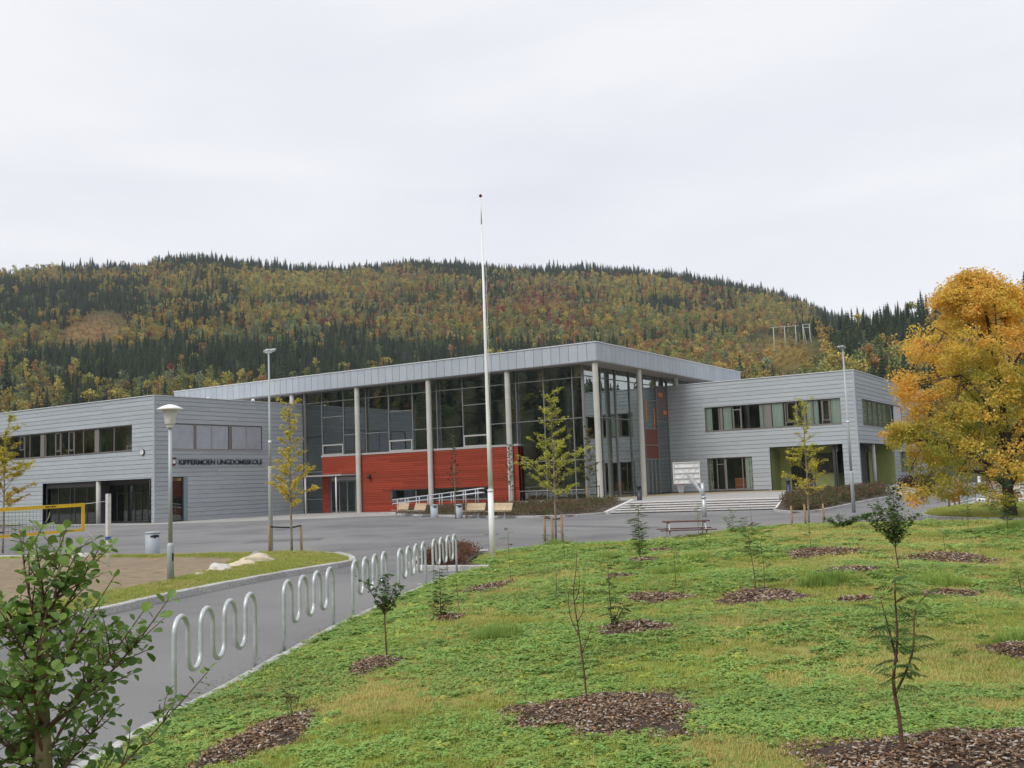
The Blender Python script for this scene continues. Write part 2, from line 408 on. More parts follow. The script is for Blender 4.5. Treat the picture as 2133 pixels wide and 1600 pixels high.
def inside(P, x, y):
    ins = np.zeros(np.shape(x), bool); n = len(P)
    for i in range(n):
        x1, y1 = P[i]; x2, y2 = P[(i+1) % n]
        if y1 == y2: continue
        ins ^= ((y1 > y) != (y2 > y)) & (x < (x2-x1)*(y-y1)/(y2-y1)+x1)
    return ins
def edge_dist(P, x, y, closed=True):
    d = np.full(np.shape(x), 1e9); n = len(P)
    for i in range(n if closed else n-1):
        x1, y1 = P[i]; x2, y2 = P[(i+1) % n]; dx, dy = x2-x1, y2-y1
        t = np.clip(((x-x1)*dx+(y-y1)*dy)/(dx*dx+dy*dy+1e-12), 0, 1)
        d = np.minimum(d, np.hypot(x-x1-t*dx, y-y1-t*dy))
    return d
def ppx(X):
    d = np.asarray(X, float)-CAMPOS; z = d@FW
    z = np.where(z < .05, -1, z)
    return 1066.5+_f*(d@RIGHT)/z, 800-_f*(d@UP)/z, z
def smooth(t): t = np.clip(t, 0, 1); return t*t*(3-2*t)
def sheet(name, outline, spacing, hf, m, parent=None, kind='structure', extra=None):
    """triangulated sheet inside the outline, height from hf(x, y) arrays"""
    pts = []; n = len(outline)
    for i in range(n):
        a, b = np.array(outline[i], float), np.array(outline[(i+1) % n], float)
        k = max(1, int(np.linalg.norm(b-a)/(spacing*1.5)))
        for j in range(k): pts.append(tuple(a+(b-a)*j/k))
    nb = len(pts)
    xs = [p[0] for p in outline]; ys = [p[1] for p in outline]
    gx, gy = np.meshgrid(np.arange(min(xs), max(xs), spacing), np.arange(min(ys), max(ys), spacing))
    gx = gx.ravel()+rng.uniform(-.2, .2, gx.size)*spacing; gy = gy.ravel()+rng.uniform(-.2, .2, gy.size)*spacing
    ok = inside(outline, gx, gy) & (edge_dist(outline, gx, gy) > spacing*.45)
    pts += list(zip(gx[ok], gy[ok]))
    v2, e, f, *_ = delaunay_2d_cdt([Vector(p) for p in pts], [(i, (i+1) % nb) for i in range(nb)], [], 1, 1e-5)
    arr = np.array([(v.x, v.y) for v in v2]); z = hf(arr[:, 0], arr[:, 1])
    V = np.column_stack([arr, np.broadcast_to(z, len(arr))])
    fs = [t if (v2[t[1]]-v2[t[0]]).cross(v2[t[2]]-v2[t[0]]) > 0 else tuple(reversed(t)) for t in f]
    me = np_mesh(name, V, np.array([list(t)[:3] for t in fs]), m, smooth=True)
    o = link(name, me, parent)
    if kind and parent is None: o['kind'] = kind
    return o
# ------------------------------------------------------------------ terrain: valley floor and wooded hills in one sheet
O2 = CAMPOS[:2]
MAIN = [(156.07, 10.66), (149.82, 11.45), (147.56, 11.91), (145.2, 12.15), (143.01, 12.25), (141.77, 12.66), (140.25, 12.87), (138.7, 12.79), (136.87, 12.57), (134.47, 12.41), (132.3, 12.34), (129.82, 12.47), (127.87, 12.64), (125.35, 12.51), (123.95, 12.34), (121.14, 12.1), (118.33, 12.06), (114.73, 11.67), (112.81, 11.35), (110.13, 10.78), (107.51, 9.98), (105.48, 9.15), (104.0, 8.31), (101.35, 7.09), (97.9, 5.26), (94.99, 4.03), (89.56, 2.43)]
SPUR = [(127.05, 2.17), (118.7, 3.53), (113.15, 4.79), (108.81, 5.91), (106.38, 7.09), (105.06, 7.66), (103.52, 7.93), (102.51, 8.02), (100.53, 8.31), (98.84, 8.53), (97.65, 8.73), (95.36, 8.72), (93.17, 8.63), (87.16, 7.95)]
ma_ = np.array(sorted(MAIN)); sp_ = np.array(sorted(SPUR))
RM, RS = 1250., 520.
def terrain(x, y):
    dx, dy = x-O2[0], y-O2[1]; r = np.hypot(dx, dy)+1e-6; az = np.degrees(np.arctan2(dy, dx)) % 360
    el = np.interp(az, ma_[:, 0], ma_[:, 1])
    back = 11.+1.6*np.sin(np.radians(az*3+40))+.8*np.sin(np.radians(az*7))
    wgt = smooth((az-158)/35)+smooth((85-az)/45)
    wgt = np.where(az > 300, 1, np.clip(wgt, 0, 1))
    el = el*(1-wgt)+back*wgt
    RR = RM*(1-wgt)+850*wgt
    zr = np.tan(np.radians(el))*RR
    t = np.clip((r-290)/(RR-290), 0, None)
    z1 = np.where(t < 1, zr*t**1.12, zr-(r-RR)*.12)
    els = np.interp(az, sp_[:, 0], sp_[:, 1], left=sp_[0, 1], right=0)
    els = els*np.clip((az-60)/25, 0, 1)
    zs = np.tan(np.radians(els))*RS
    ts = (r-215)/(RS-215)
    z2 = np.where(ts < 1, zs*np.clip(ts, 0, 1)**1.1, zs-(r-RS)*.35)
    bump = 5*np.sin(x*.017+1)*np.cos(y*.021)*np.clip((r-350)/300, 0, 1)*np.clip((RR-r)/200, 0, 1)
    return np.maximum(np.maximum(z1, z2), 0)+bump*(z1 > 5)

def make_terrain():
    az = np.concatenate([np.arange(85, 160, .75), np.arange(160, 445, 3.)])
    rr = np.concatenate([[0, 30, 80, 140, 200], np.geomspace(215, 1500, 60), [1700, 1850]])
    A, Q = np.meshgrid(np.radians(az), rr, indexing='ij')
    X = O2[0]+Q*np.cos(A); Y = O2[1]+Q*np.sin(A); Z = terrain(X, Y)-.04
    V = np.stack([X, Y, Z], -1).reshape(-1, 3); na, nr = len(az), len(rr)
    i, j = np.meshgrid(np.arange(na), np.arange(nr-1), indexing='ij'); i2 = (i+1) % na
    F = np.stack([i*nr+j, i*nr+j+1, i2*nr+j+1, i2*nr+j], -1).reshape(-1, 4)
    px, py, dz = ppx(V)
    # the ground's own colours: brown clearing, yellow power line clearing, olive forest floor
    c = np.tile([.055, .062, .025], (len(V), 1))
    def blob(cx, cy, rx, ry, colr):
        w = np.clip(1.5-1.5*np.sqrt(((px-cx)/rx)**2+((py-cy)/ry)**2), 0, 1)*(dz > 0)
        c[:] = c*(1-w[:, None])+np.array(colr)*w[:, None]
    blob(200, 690, 90, 45, (.17, .105, .045)); blob(150, 705, 60, 30, (.16, .10, .04)); blob(640, 715, 70, 20, (.10, .12, .035))
    blob(1630, 735, 80, 45, (.19, .125, .03)); blob(1300, 730, 60, 25, (.10, .10, .03))
    m, nt, b, N, L = nodes_of('hill ground')
    a = N('ShaderNodeAttribute'); a.attribute_name = 'col'
    n = N('ShaderNodeTexNoise'); n.inputs['Scale'].default_value = .12; n.inputs['Detail'].default_value = 8
    g = N('ShaderNodeNewGeometry'); L(g.outputs['Position'], n.inputs['Vector'])
    mr = N('ShaderNodeMapRange'); L(n.outputs['Fac'], mr.inputs['Value']); mr.inputs['From Min'].default_value = .3
    mr.inputs['From Max'].default_value = .7; mr.inputs['To Min'].default_value = .6; mr.inputs['To Max'].default_value = 1.4
    h = N('ShaderNodeHueSaturation'); L(mr.outputs[0], h.inputs['Value']); L(a.outputs['Color'], h.inputs['Color'])
    L(h.outputs[0], b.inputs['Base Color']); b.inputs['Roughness'].default_value = 1; b.inputs['Specular IOR Level'].default_value = .1
    o = link('terrain', np_mesh('terrain', V, F, m, col=c, smooth=True)); o['kind'] = 'structure'
    o['label'] = 'valley floor rising to the wooded hills'
make_terrain()

# ------------------------------------------------------------------ asphalt, islands, mound
MOUND = [(33, -76), (29.2, -66), (26.9, -60.8), (26.0, -58.9), (25.2, -57.5), (24.65, -56.3), (24.05, -55.15), (22.55, -52.2), (22.0, -51.0), (20.65, -47.9), (19.35, -44.7), (19.3, -43.4), (18.2, -42.6), (16.9, -40.2), (16.5, -38.6), (16.7, -36.4), (17.6, -35.3), (19.3, -34.0), (19.7, -31.5), (20.0, -28.6), (20.8, -26.0), (22.2, -24.6), (24.0, -24.0), (27.0, -24.2), (30, -24.8), (45, -28), (62, -34), (66, -60), (60, -82)]
def hm(x, y):
    x = np.asarray(x, float); y = np.asarray(y, float)
    d = edge_dist(MOUND, x, y)*np.where(inside(MOUND, x, y), 1, 0)
    s = smooth(d/7)
    return .03+.06*np.clip(d/.6, 0, 1)+.26*s+s*.05*(np.sin(x*.9+y*.4)+np.sin(y*1.1-x*.35))
def const(z): return lambda x, y: np.full(np.shape(x), z)
PLAZA = [(-90, -95), (60, -95), (70, -30), (45, -20), (28, 60), (16, 75), (10, 30), (0, 10), (-40, 10), (-90, -10)]
sheet('asphalt', PLAZA, 6, const(0.), M['asphalt'])
# lawn in front of the left wing and grass far right
sheet('left_lawn', [(-85, -24), (-46.5, -17.6), (-45.3, -16.6), (-45.5, -15.3), (-85, -15.3)], 2.5, const(.06), M['lawn_dry'])
mound = sheet('grass_mound', MOUND, .55, hm, M['lawn'])
ISLAND = [(27, -84), (20.4, -62.8), (18.4, -56.8), (16.95, -52.2), (16.15, -50.2), (15.45, -47.9), (14.9, -45.7), (14.65, -43.8), (14.45, -42.8), (13.9, -42.1), (12.8, -41.1), (11.6, -40.3), (10.2, -39.75), (8.9, -39.7), (7.8, -40.5), (5.8, -41.2), (3.1, -41.9), (-6, -43.6), (-20, -47), (-30, -60), (-10, -84)]
SAND = [(14.6, -51.5), (13.7, -48.6), (12.4, -46.3), (10.9, -44.2), (9.9, -42.9), (9.1, -42.25), (7.3, -41.95), (4.8, -42.35), (0.8, -43.0), (-6, -44.2), (-12, -50), (-8, -62), (6, -66), (14, -60)]
def hisl(x, y):
    d = edge_dist(ISLAND, x, y); ds = edge_dist(SAND, x, y)*np.where(inside(SAND, x, y), -1, 1)
    return .09+.05*np.clip(d/.8, 0, 1)-.16*smooth((.25-ds)/.5)*1.0
island = sheet('grass_island', ISLAND, .6, hisl, M['lawn_dry'])
sheet('sand_court', SAND, .5, lambda x, y: .075+.02*np.sin(x*2.1)*np.sin(y*1.7+x)+.012*rng.normal(size=np.shape(x)), M['sand'])
RISL = [(24.75, -17.2), (25.3, -19.2), (26.2, -20.7), (27.4, -21.6), (29.2, -22.5), (40, -26), (60, -28), (60, -5), (27.5, -5.0), (25.6, -6.2), (24.65, -9.5), (24.5, -13.5)]
sheet('right_lawn', RISL, 1.2, const(.11), M['lawn'])
sheet('gravel_yard', [(27.4, -5), (60, -5), (60, 30), (24.4, 30), (24.3, -6.8), (25.6, -6.2)], 3, const(.02), M['paving'])

# kerbs: granite blocks laid one after another
def kerb_block(L_, w, h, seed):
    r_ = random.Random(seed); mb = MB(); c = .018
    x0, x1 = .006, L_-.006
    j = lambda: r_.uniform(-.006, .006)
    prof = [(-w/2, -.10), (-w/2, h-c), (-w/2+c, h), (w/2-c, h), (w/2, h-c), (w/2, -.10)]
    vs = []
    for x in (x0, (x0+x1)/2, x1):
        for y, z in prof: vs.append((x, y+(j() if z > 0 else 0), z+(j() if z > 0 else 0)))
    n = len(prof); fs = []
    for i in range(2):
        for k in range(n): fs.append((i*n+k, (i+1)*n+k, (i+1)*n+(k+1) % n, i*n+(k+1) % n))
    fs.append(tuple(range(n))); fs.append(tuple(reversed(range(2*n, 3*n))))
    mb.add(vs, fs)
    return mb.mesh('kerb_stone', M['granite'])
_kb = {}
def resample(pts, step):
    P = [np.array(p, float) for p in pts]; d = [0]
    for a, b in zip(P, P[1:]): d.append(d[-1]+np.linalg.norm(b-a))
    n = max(1, round(d[-1]/step)); out = []
    for k in range(n+1):
        s = d[-1]*k/n; i = min(len(P)-2, max(0, int(np.searchsorted(d, s, 'right')-1)))
        t = (s-d[i])/(d[i+1]-d[i]) if d[i+1] > d[i] else 0
        out.append(P[i]+(P[i+1]-P[i])*t)
    return out
def kerb(pts, w=.14, h=.13, step=1., label=None, z=0.):
    root = bpy.data.objects.new('kerb', None); COL.objects.link(root); root['kind'] = 'structure'
    if label: root['label'] = label
    q = resample(pts, step); root.location = (q[0][0], q[0][1], 0)
    for i, (a, b) in enumerate(zip(q, q[1:])):
        L_ = float(np.linalg.norm(b-a)); key = (round(L_, 2), w, h, i % 4)
        if key not in _kb: _kb[key] = kerb_block(round(L_, 2)+.004, w, h, len(_kb))
        za = z(a, b, 0) if callable(z) else z
        o = link('kerb_stone', _kb[key], root)
        o.location = (a[0]-q[0][0], a[1]-q[0][1], za+random.uniform(-.004, .004))
        o.rotation_euler = (0, 0, math.atan2(b[1]-a[1], b[0]-a[0])+random.uniform(-.004, .004))
        if callable(z):
            zb = z(a, b, 1); o.rotation_euler.y = -math.atan2(zb-za, L_); 
    return root
kerb(ISLAND[1:12], .18, .15, 1.2, 'granite kerb round the grass island beside the sloping path')
kerb(ISLAND[11:18], .10, .12, 1.5, 'thin kerb on the far side of the grass island')
kerb([(p[0]-.02, p[1]-.01) for p in MOUND[1:11]], .14, .062, .9, 'low granite edging along the cycle racks')
kerb([(19.5, -43.5), (17.75, -44.0), (17.0, -43.5), (15.1, -40.5), (15.4, -39.4), (16.3, -38.8)], .16, .14, 1., 'kerb of the small heather bed by the flagpole')
kerb([(45, -28), (30, -24.85), (27.0, -24.25)], .10, .04, 1.5)
kerb([(60, -27.9), (40, -25.9), (29.2, -22.45), (27.4, -21.6), (26.2, -20.7), (25.3, -19.2), (24.75, -17.2), (24.5, -13.5), (24.65, -9.5), (25.6, -6.2), (27.5, -5.0)], .16, .13, 1.2, 'curved kerb round the lawn under the maple')
kerb([(24.3, -6.5), (24.25, 0), (24.2, 12), (23.5, 26)], .16, .12, 1.5)
# wheel-polished paving apron along the left wing and the entrance
ap = MB().prism([(-29.9, -19.6), (-26.7, -17.2), (-20, -13.0), (-15.2, -9.4), (-12.5, -6.8), (-15.5, -3.2), (-18.2, .2), (-29.55, .2), (-29.55, -15.25)], -.05, .03)
o = ap.build('paving_apron', M['paving']); o['kind'] = 'structure'
# paving strip in front of the left wing's doors
o = MB().prism([(-44.5, -17.3), (-29.95, -17.3), (-29.95, -15.25), (-44.5, -15.25)], -.05, .022).build('paving_strip', M['paving']); o['kind'] = 'structure'

# terrace slab beside the hall and in front of the right wing
TZ = .66
TERR = [(-7.0, -1.6), (1.5, -2.6), (5.1, -4.6), (6.6, -8.4), (15.05, -5.75), (15.3, -3.5), (15.5, 5), (15.55, 15.2), (15.5, 24), (14.3, 24), (14.3, 15.9), (-1.3, 15.9), (-1.3, .5), (-7.0, .5)]
o = MB().prism(TERR, -.05, TZ).build('terrace', M['paving']); o['kind'] = 'structure'
o = MB().prism([(-1.2, 2.5), (.2, 1.6), (3.5, 8), (9.5, 12.6), (9.4, 15.7), (-1.2, 15.7)], TZ-.02, TZ+.006).build('ochre_strip', M['ochre']); o['kind'] = 'structure'
st = bpy.data.objects.new('terrace_steps', None); COL.objects.link(st)
tag(st, 'wide flight of five pale concrete steps up to the terrace', 'steps')
A0, B0 = np.array((5.85, -10.0)), np.array((15.1, -7.3)); A1, B1 = np.array((6.65, -8.5)), np.array((15.05, -5.8))
nst = 5; rise = TZ/nst
for k in range(nst):
    t0, t1 = k/nst, (k+1)/nst
    a = A0+(A1-A0)*t0; b = B0+(B1-B0)*t0; zt = rise*(k+1)-(.002 if k == nst-1 else 0)
    a2 = A1+(A1-A0)*.2; b2 = B1+(B1-B0)*.2
    mb = MB(); n_ = np.array((-.277, .961))*.05
    mb.prism([tuple(a+n_), tuple(b+n_), tuple(b2), tuple(a2)], rise*k-.01, zt-.075, 1)
    mb.prism([tuple(a), tuple(b), tuple(b2-n_*.1), tuple(a2-n_*.1)], zt-.075, zt, 0)
    mb.build('step', [M['step'], M['riser']], st)
for (p, q) in (((5.55, -10.15), (6.45, -8.2)), ((15.25, -7.55), (15.25, -5.5))):
    mb = MB(); p = np.array(p); q = np.array(q); d = (q-p)/np.linalg.norm(q-p); w = np.array((-d[1], d[0]))*.17
    vs = [(*(p-w), -.05), (*(p+w), -.05), (*(q+w), -.05), (*(q-w), -.05), (*(p-w), .14), (*(p+w), .14), (*(q+w), TZ+.13), (*(q-w), TZ+.13)]
    mb.add(vs, [(0, 1, 2, 3), (7, 6, 5, 4), (0, 4, 5, 1), (1, 5, 6, 2), (2, 6, 7, 3), (3, 7, 4, 0)])
    mb.build('cheek_wall', M['step'], st)
# stairs on the east side of the right wing
s2 = bpy.data.objects.new('side_steps', None); COL.objects.link(s2)
tag(s2, 'small flight of pale steps at the corner entrance of the right wing', 'steps')
for k in range(5):
    x0 = 17.4-.36*k; zt = TZ/5*(k+1)-.004
    MB().prism([(15.45, 15.6), (x0, 15.6), (x0, 23.5), (15.45, 23.5)], TZ/5*k-.01, zt-.07, 1).prism([(15.44, 15.6), (x0+.05, 15.6), (x0+.05, 23.5), (15.44, 23.5)], zt-.07, zt, 0).build('step', [M['step'], M['riser']], s2)
for y in (15.45, 23.65):
    mb = MB(); mb.add([(17.8, y-.12, -.05), (17.8, y+.12, -.05), (15.3, y+.12, -.05), (15.3, y-.12, -.05), (17.8, y-.12, .13), (17.8, y+.12, .13), (15.3, y+.12, TZ+.12), (15.3, y-.12, TZ+.12)],
           [(0, 1, 2, 3), (7, 6, 5, 4), (0, 4, 5, 1), (1, 5, 6, 2), (2, 6, 7, 3), (3, 7, 4, 0)]); mb.build('cheek_wall', M['step'], s2)

# planted beds
BEDL = [(-14.2, -6.0), (-9.9, -8.9), (-5.3, -11.0), (-1.5, -12.9), (1.6, -13.9), (3.6, -14.0), (4.9, -13.2), (5.5, -11.6), (5.5, -10.2), (6.3, -8.5), (5.0, -4.7), (1.5, -2.7), (-7.0, -1.7), (-11.5, -.9), (-15.0, -2.2)]
BEDR = [(15.3, -7.8), (15.7, -9.6), (16.6, -11.4), (17.6, -12.7), (18.4, -12.9), (18.75, -12.0), (18.5, -8), (17.9, -.3), (17.4, 7.7), (17.15, 15.2), (15.65, 15.2), (15.6, 5), (15.4, -3.5), (15.3, -5.5)]
def hbedl(x, y):
    return .09+.5*smooth(((y+11.5)+.28*x+1.0)/8)*np.clip(edge_dist(BEDL[:9], x, y, False)/1.2, .05, 1)
def hbedr(x, y):
    return .09+.5*smooth((18.2-x)/2.6)*np.clip(edge_dist(BEDR[:10], x, y, False)/.8, .05, 1)
sheet('planting_bed', BEDL, .7, hbedl, M['soil']); sheet('planting_bed', BEDR, .6, hbedr, M['soil'])
kerb([(-17.9, -3.0), (-15.5, -5.2)]+BEDL[:9], .16, .12, 1.3, 'pale kerb in front of the benches and shrubs')
kerb(BEDR[:10], .16, .13, 1.3, 'pale kerb curving round the shrub bed by the right wing')
HEATH = [(19.35, -43.4), (17.75, -43.85), (17.1, -43.4), (15.25, -40.5), (15.5, -39.5), (16.4, -38.9), (16.9, -40.2), (18.2, -42.6)]
sheet('heather_soil', HEATH, .4, const(.115), M['soil'])
# ------------------------------------------------------------------ buildings
class Face:
    """vertical facade plane; local x along the facade, local y inwards, z up"""
    def __init__(s, kind, c): s.k, s.c = kind, c
    def __call__(s, x, y, z): return (x, s.c+y, z) if s.k == 'A' else (s.c-y, x, z)
    def mat(s, x, y, z, sx, sy, sz):
        if s.k == 'A': m = Matrix(((1, 0, 0), (0, 1, 0), (0, 0, 1)))
        else: m = Matrix(((0, -1, 0), (1, 0, 0), (0, 0, 1)))
        return Matrix.Translation(s(x, y, z)) @ m.to_4x4() @ Matrix.Diagonal((sx, sy, sz, 1))

def unit_board(lap=True):
    mb = MB()
    # cross section: top edge tucked in, lower edge proud (outside is -y)
    y = (-.45, -.75, -1., -1., -.92) if lap else (-.9, -1, -1, -1, -.9)
    prof = [(0, 0), (-1., 0), (-1., .12), (-.72 if lap else -1., 1), (0, 1)]
    vs = [(x, p, z) for x in (0, 1) for p, z in prof]; n = 5
    mb.add(vs, [tuple(reversed(range(n))), tuple(range(n, 2*n))] + [(i, (i+1) % n, n+(i+1) % n, n+i) for i in range(n)])
    return mb
def board_mesh(name, m): return unit_board().mesh(name, m)
BOARD = board_mesh('cladding_board', M['cladding']); REDB = board_mesh('timber_board', M['red'])
def _panel():
    mb = MB(); e = .02
    mb.add([(0, 0, 0), (1, 0, 0), (1, 0, 1), (0, 0, 1), (0, -.7, 0), (1, -.7, 0), (1, -.7, 1), (0, -.7, 1), (e, -1, .01), (1-e, -1, .01), (1-e, -1, .99), (e, -1, .99)],
           [(0, 1, 5, 4), (1, 2, 6, 5), (2, 3, 7, 6), (3, 0, 4, 7), (4, 5, 9, 8), (5, 6, 10, 9), (6, 7, 11, 10), (7, 4, 8, 11), (8, 9, 10, 11)])
    return mb.mesh('fascia_panel', M['fascia'])
PANEL = _panel()

def rects(x0, x1, z0, z1, holes):
    """the rectangle minus the holes, as few rectangles as rows need"""
    xs = sorted({x0, x1, *[min(max(h[i], x0), x1) for h in holes for i in (0, 1)]}); out = []
    for a, b in zip(xs, xs[1:]):
        if b-a < 1e-4: continue
        iv = [(z0, z1)]
        for h in holes:
            if h[0] < b-1e-4 and h[1] > a+1e-4:
                niv = []
                for p, q in iv:
                    if h[2] > p+1e-4: niv.append((p, min(q, h[2])))
                    if h[3] < q-1e-4: niv.append((max(p, h[3]), q))
                iv = [t for t in niv if t[1]-t[0] > .004]
        for p, q in iv:
            for k, o in enumerate(out):
                if abs(o[1]-a) < 1e-4 and abs(o[2]-p) < 1e-4 and abs(o[3]-q) < 1e-4: out[k] = (o[0], b, p, q); break
            else: out.append((a, b, p, q))
    return out

def clad(parent, face, x0, x1, z0, z1, holes, rows, mesh, gap=.024, th=.04, name='cladding_board', corner=0., length=9.):
    """boards laid row by row, butt joints staggered from row to row"""
    dz = (z1-z0)/rows; top = parent; jr = random.Random(int(abs(x0)*7+rows))
    for r_ in range(rows):
        a, b = z0+r_*dz, z0+(r_+1)*dz
        pieces = []
        off = jr.random()*length
        for (p, q, c, d) in rects(x0, x1, a, b, holes):
            js = [j for j in np.arange(x0-length+off, x1, length) if p+.8 < j < q-.8]
            for e, g in zip([p]+js, js+[q]): pieces.append((e+(.003 if e > p else 0), g-(.003 if g < q else 0), c, d))
        for (p, q, c, d) in pieces:
            lo = gap if c-a < .01 else 0
            if d-c-lo < .02 or q-p < .02: continue
            o = bpy.data.objects.new(name, mesh); COL.objects.link(o); o.parent = top
            o.matrix_basis = Matrix.Translation(-top.location) @ face.mat(p, 0, c+lo, q-p, th, d-c-lo)

def wallback(parent, face, x0, x1, z0, z1, holes, m, th=.3, name='wall'):
    mb = MB()
    for (p, q, c, d) in rects(x0, x1, z0, z1, holes): mb.box(p, q, .002, th, c, d, 0, face)
    return mb.build(name, m, parent, True)

def window(parent, face, x0, x1, z0, z1, posts=(), trans=(), rec=.16, fw=.07, fm='frame', gm='glass', name='window', sill=True, wide=(), opens=()):
    """frame part with a pane sub-part per field; posts = x of mullions, wide = x of broad piers, opens = (x0,x1,z0,z1) sashes"""
    mb = MB()
    y0, y1 = rec-.05, rec+.05
    mb.box(x0, x1, y0, y1, z0, z0+fw, 0, face).box(x0, x1, y0, y1, z1-fw, z1, 0, face)
    mb.box(x0, x0+fw, y0, y1, z0+fw, z1-fw, 0, face).box(x1-fw, x1, y0, y1, z0+fw, z1-fw, 0, face)
    for p in posts: mb.box(p-fw/2, p+fw/2, y0+.003, y1-.003, z0+fw, z1-fw, 0, face)
    for p, w in wide: mb.box(p-w/2, p+w/2, y0-.006, y1+.006, z0+fw, z1-fw, 0, face)
    for (a, b, z) in trans: mb.box(a, b, y0+.006, y1-.006, z-fw/2, z+fw/2, 0, face)
    for (a, b, c, d) in opens:
        s = fw*.8
        for bb in ((a, b, c, c+s), (a, b, d-s, d), (a, a+s, c+s, d-s), (b-s, b, c+s, d-s)): mb.box(bb[0], bb[1], y0-.02, y1-.02, bb[2], bb[3], 0, face)
    # reveal
    mb.box(x0-.001, x0+.02, .004, y0-.001, z0, z1, 0, face).box(x1-.02, x1+.001, .004, y0-.001, z0, z1, 0, face).box(x0+.02, x1-.02, .004, y0-.001, z1-.02, z1+.001, 0, face)
    if sill: mb.box(x0-.02, x1+.02, -.07, y0-.001, z0-.03, z0-.002, 0, face)
    w = mb.build(name, M[fm], parent, True)
    xs = [x0+fw*.5]+sorted(list(posts)+[p for p, _ in wide])+[x1-fw*.5]
    for a, b in zip(xs, xs[1:]):
        g = MB().add([face(a, rec, z0+fw*.5), face(b, rec, z0+fw*.5), face(b, rec, z1-fw*.5), face(a, rec, z1-fw*.5)], [(0, 1, 2, 3)])
        g.build('pane', M[gm], w)
    return w

def room(parent, face, x0, x1, z0, z1, depth, wm='interior', y=.32, name='room_interior', side=True):
    mb = MB()
    mb.box(x0, x1, y+depth, y+depth+.1, z0, z1, 0, face)
    mb.box(x0, x1, y, y+depth, z0-.12, z0-.004, 1, face); mb.box(x0, x1, y, y+depth, z1+.004, z1+.12, 0, face)
    if side: mb.box(x0-.12, x0, y, y+depth, z0, z1, 0, face).box(x1, x1+.12, y, y+depth, z0, z1, 0, face)
    return mb.build(name, [M[wm], M['interior_floor']], parent, True)

def curtain(parent, face, x0, x1, z0, z1, y=.25, m='curtain'):
    n = max(6, int((x1-x0)/.05)); vs = []
    for i in range(n+1):
        x = x0+(x1-x0)*i/n; dy = .035*math.sin(i*1.7+x0*3)+.012*math.sin(i*.7)
        for z in (z0, z1): vs.append(face(x, y+dy, z))
    mb = MB(); mb.add(vs, [(2*i, 2*i+2, 2*i+3, 2*i+1) for i in range(n)], 0, True)
    return mb.build('curtain', M[m], parent, True)

# ===== left wing
LW = thing('school_wing', 'grey clad two storey wing at the left with the school name on its side wall', 'building', (-29.6, -15.2, 0))
LH, rowsL = 9.59, 28
FA = Face('A', -15.2); FB = Face('B', -29.6)
X0 = -78.
holesA = [(-74.5, -32.2, 5.55, 7.52), (-43.75, -29.92, -.05, 3.37)]
clad(LW, FA, X0, -29.62, .0, LH, holesA, rowsL, BOARD)
wallback(LW, FA, X0, -29.9, 0, LH-.02, holesA, M['joint'], name='front_wall')
holesB = [(-13.72, -4.36, 5.53, 7.52), (-13.7, -12.15, -.05, 3.42)]
clad(LW, FB, -15.14, .42, .0, LH, holesB, rowsL, BOARD)
wallback(LW, FB, -15.19, .45, 0, LH-.02, holesB, M['joint'], name='side_wall')
mb = MB(); mb.box(-.10, .02, -.10, .02, 0, LH, 0, lambda x, y, z: (-29.6+.045+x, -15.2-.045-y+(-.02), z))
MB().box(-29.65, -29.53, -15.27, -15.15, 0, LH+.01).build('corner_trim', M['cladding'], LW, True)
mb = MB(); mb.box(X0, -29.5, -15.30, -15.0, LH, LH+.06).box(-29.9, -29.5, -15.0, .42, LH, LH+.06).box(X0, -29.9, -15.0, 20, LH-.45, LH-.4)
mb.build('roof', M['cap'], LW, True)
MB().box(-29.62, -29.55, -15.0, .42, -.05, -.0).build('plinth', M['concrete'], LW, True)
# long window strip of the front: glass and piers by the photograph's rhythm
posts = [-49.4, -46.6, -45.85, -43.6, -42.24, -41.5, -40.45, -39.7, -38.5, -34.6]
x = -52.
while x > -74: posts.append(x); x -= 1.25
window(LW, FA, -74.5, -32.2, 5.55, 7.52, posts=sorted(posts), wide=[(-44.05, .55), (-36.75, .55), (-54, .5), (-62, .5)],
       opens=[(-42.2, -41.55, 5.95, 7.44), (-40.4, -39.75, 5.95, 7.44), (-47.3, -46.65, 6.3, 7.44), (-33.0, -32.3, 5.6, 5.95)], trans=[(-42.24, -41.5, 5.93), (-40.45, -39.7, 5.93), (-47.3, -46.6, 6.3)])
room(LW, FA, -74, -30.3, 4.35, 8.6, 6)
mb = MB(); mb.box(-37.6, -37.2, .8, 1.2, 4.4, 8.5, 0, FA); mb.build('blue_partition', mat('blue partition', (.10, .28, .50), rough=.6), LW, True)
mb = MB(); mb.box(-36.3, -34.2, 2.2, 2.3, 4.4, 8.5, 0, FA); mb.build('ochre_partition', mat('ochre partition', (.40, .30, .12), rough=.7), LW, True)
# side window with external blinds
w = window(LW, FB, -13.72, -4.36, 5.53, 7.52, posts=[-9.72, -6.07], wide=[(-11.38, .22), (-7.85, .34)], trans=[])
room(LW, FB, -13.6, -4.5, 4.35, 8.6, 5)
slat = MB().add([(0, 0, 0), (1, 0, 0), (1, .03, .052), (0, .03, .052), (0, -.002, .004), (1, -.002, .004), (1, .028, .056), (0, .028, .056)], [(3, 2, 1, 0), (4, 5, 6, 7), (0, 1, 5, 4), (2, 3, 7, 6)]).mesh('blind_slat', M['blind'])
for a, b in ((-13.6, -11.5), (-11.25, -9.78), (-9.66, -8.05), (-7.65, -6.12), (-6.02, -4.45)):
    for k in range(29):
        o = bpy.data.objects.new('blind_slat', slat); COL.objects.link(o); o.parent = LW
        o.matrix_basis = Matrix.Translation(-LW.location) @ FB.mat(a, .02, 5.60+k*.0645, b-a, 1, 1)
mb = MB()
for x in (-9.72, -6.07): mb.box(x-.035, x+.035, -.02, .10, 5.53, 7.5, 0, FB)
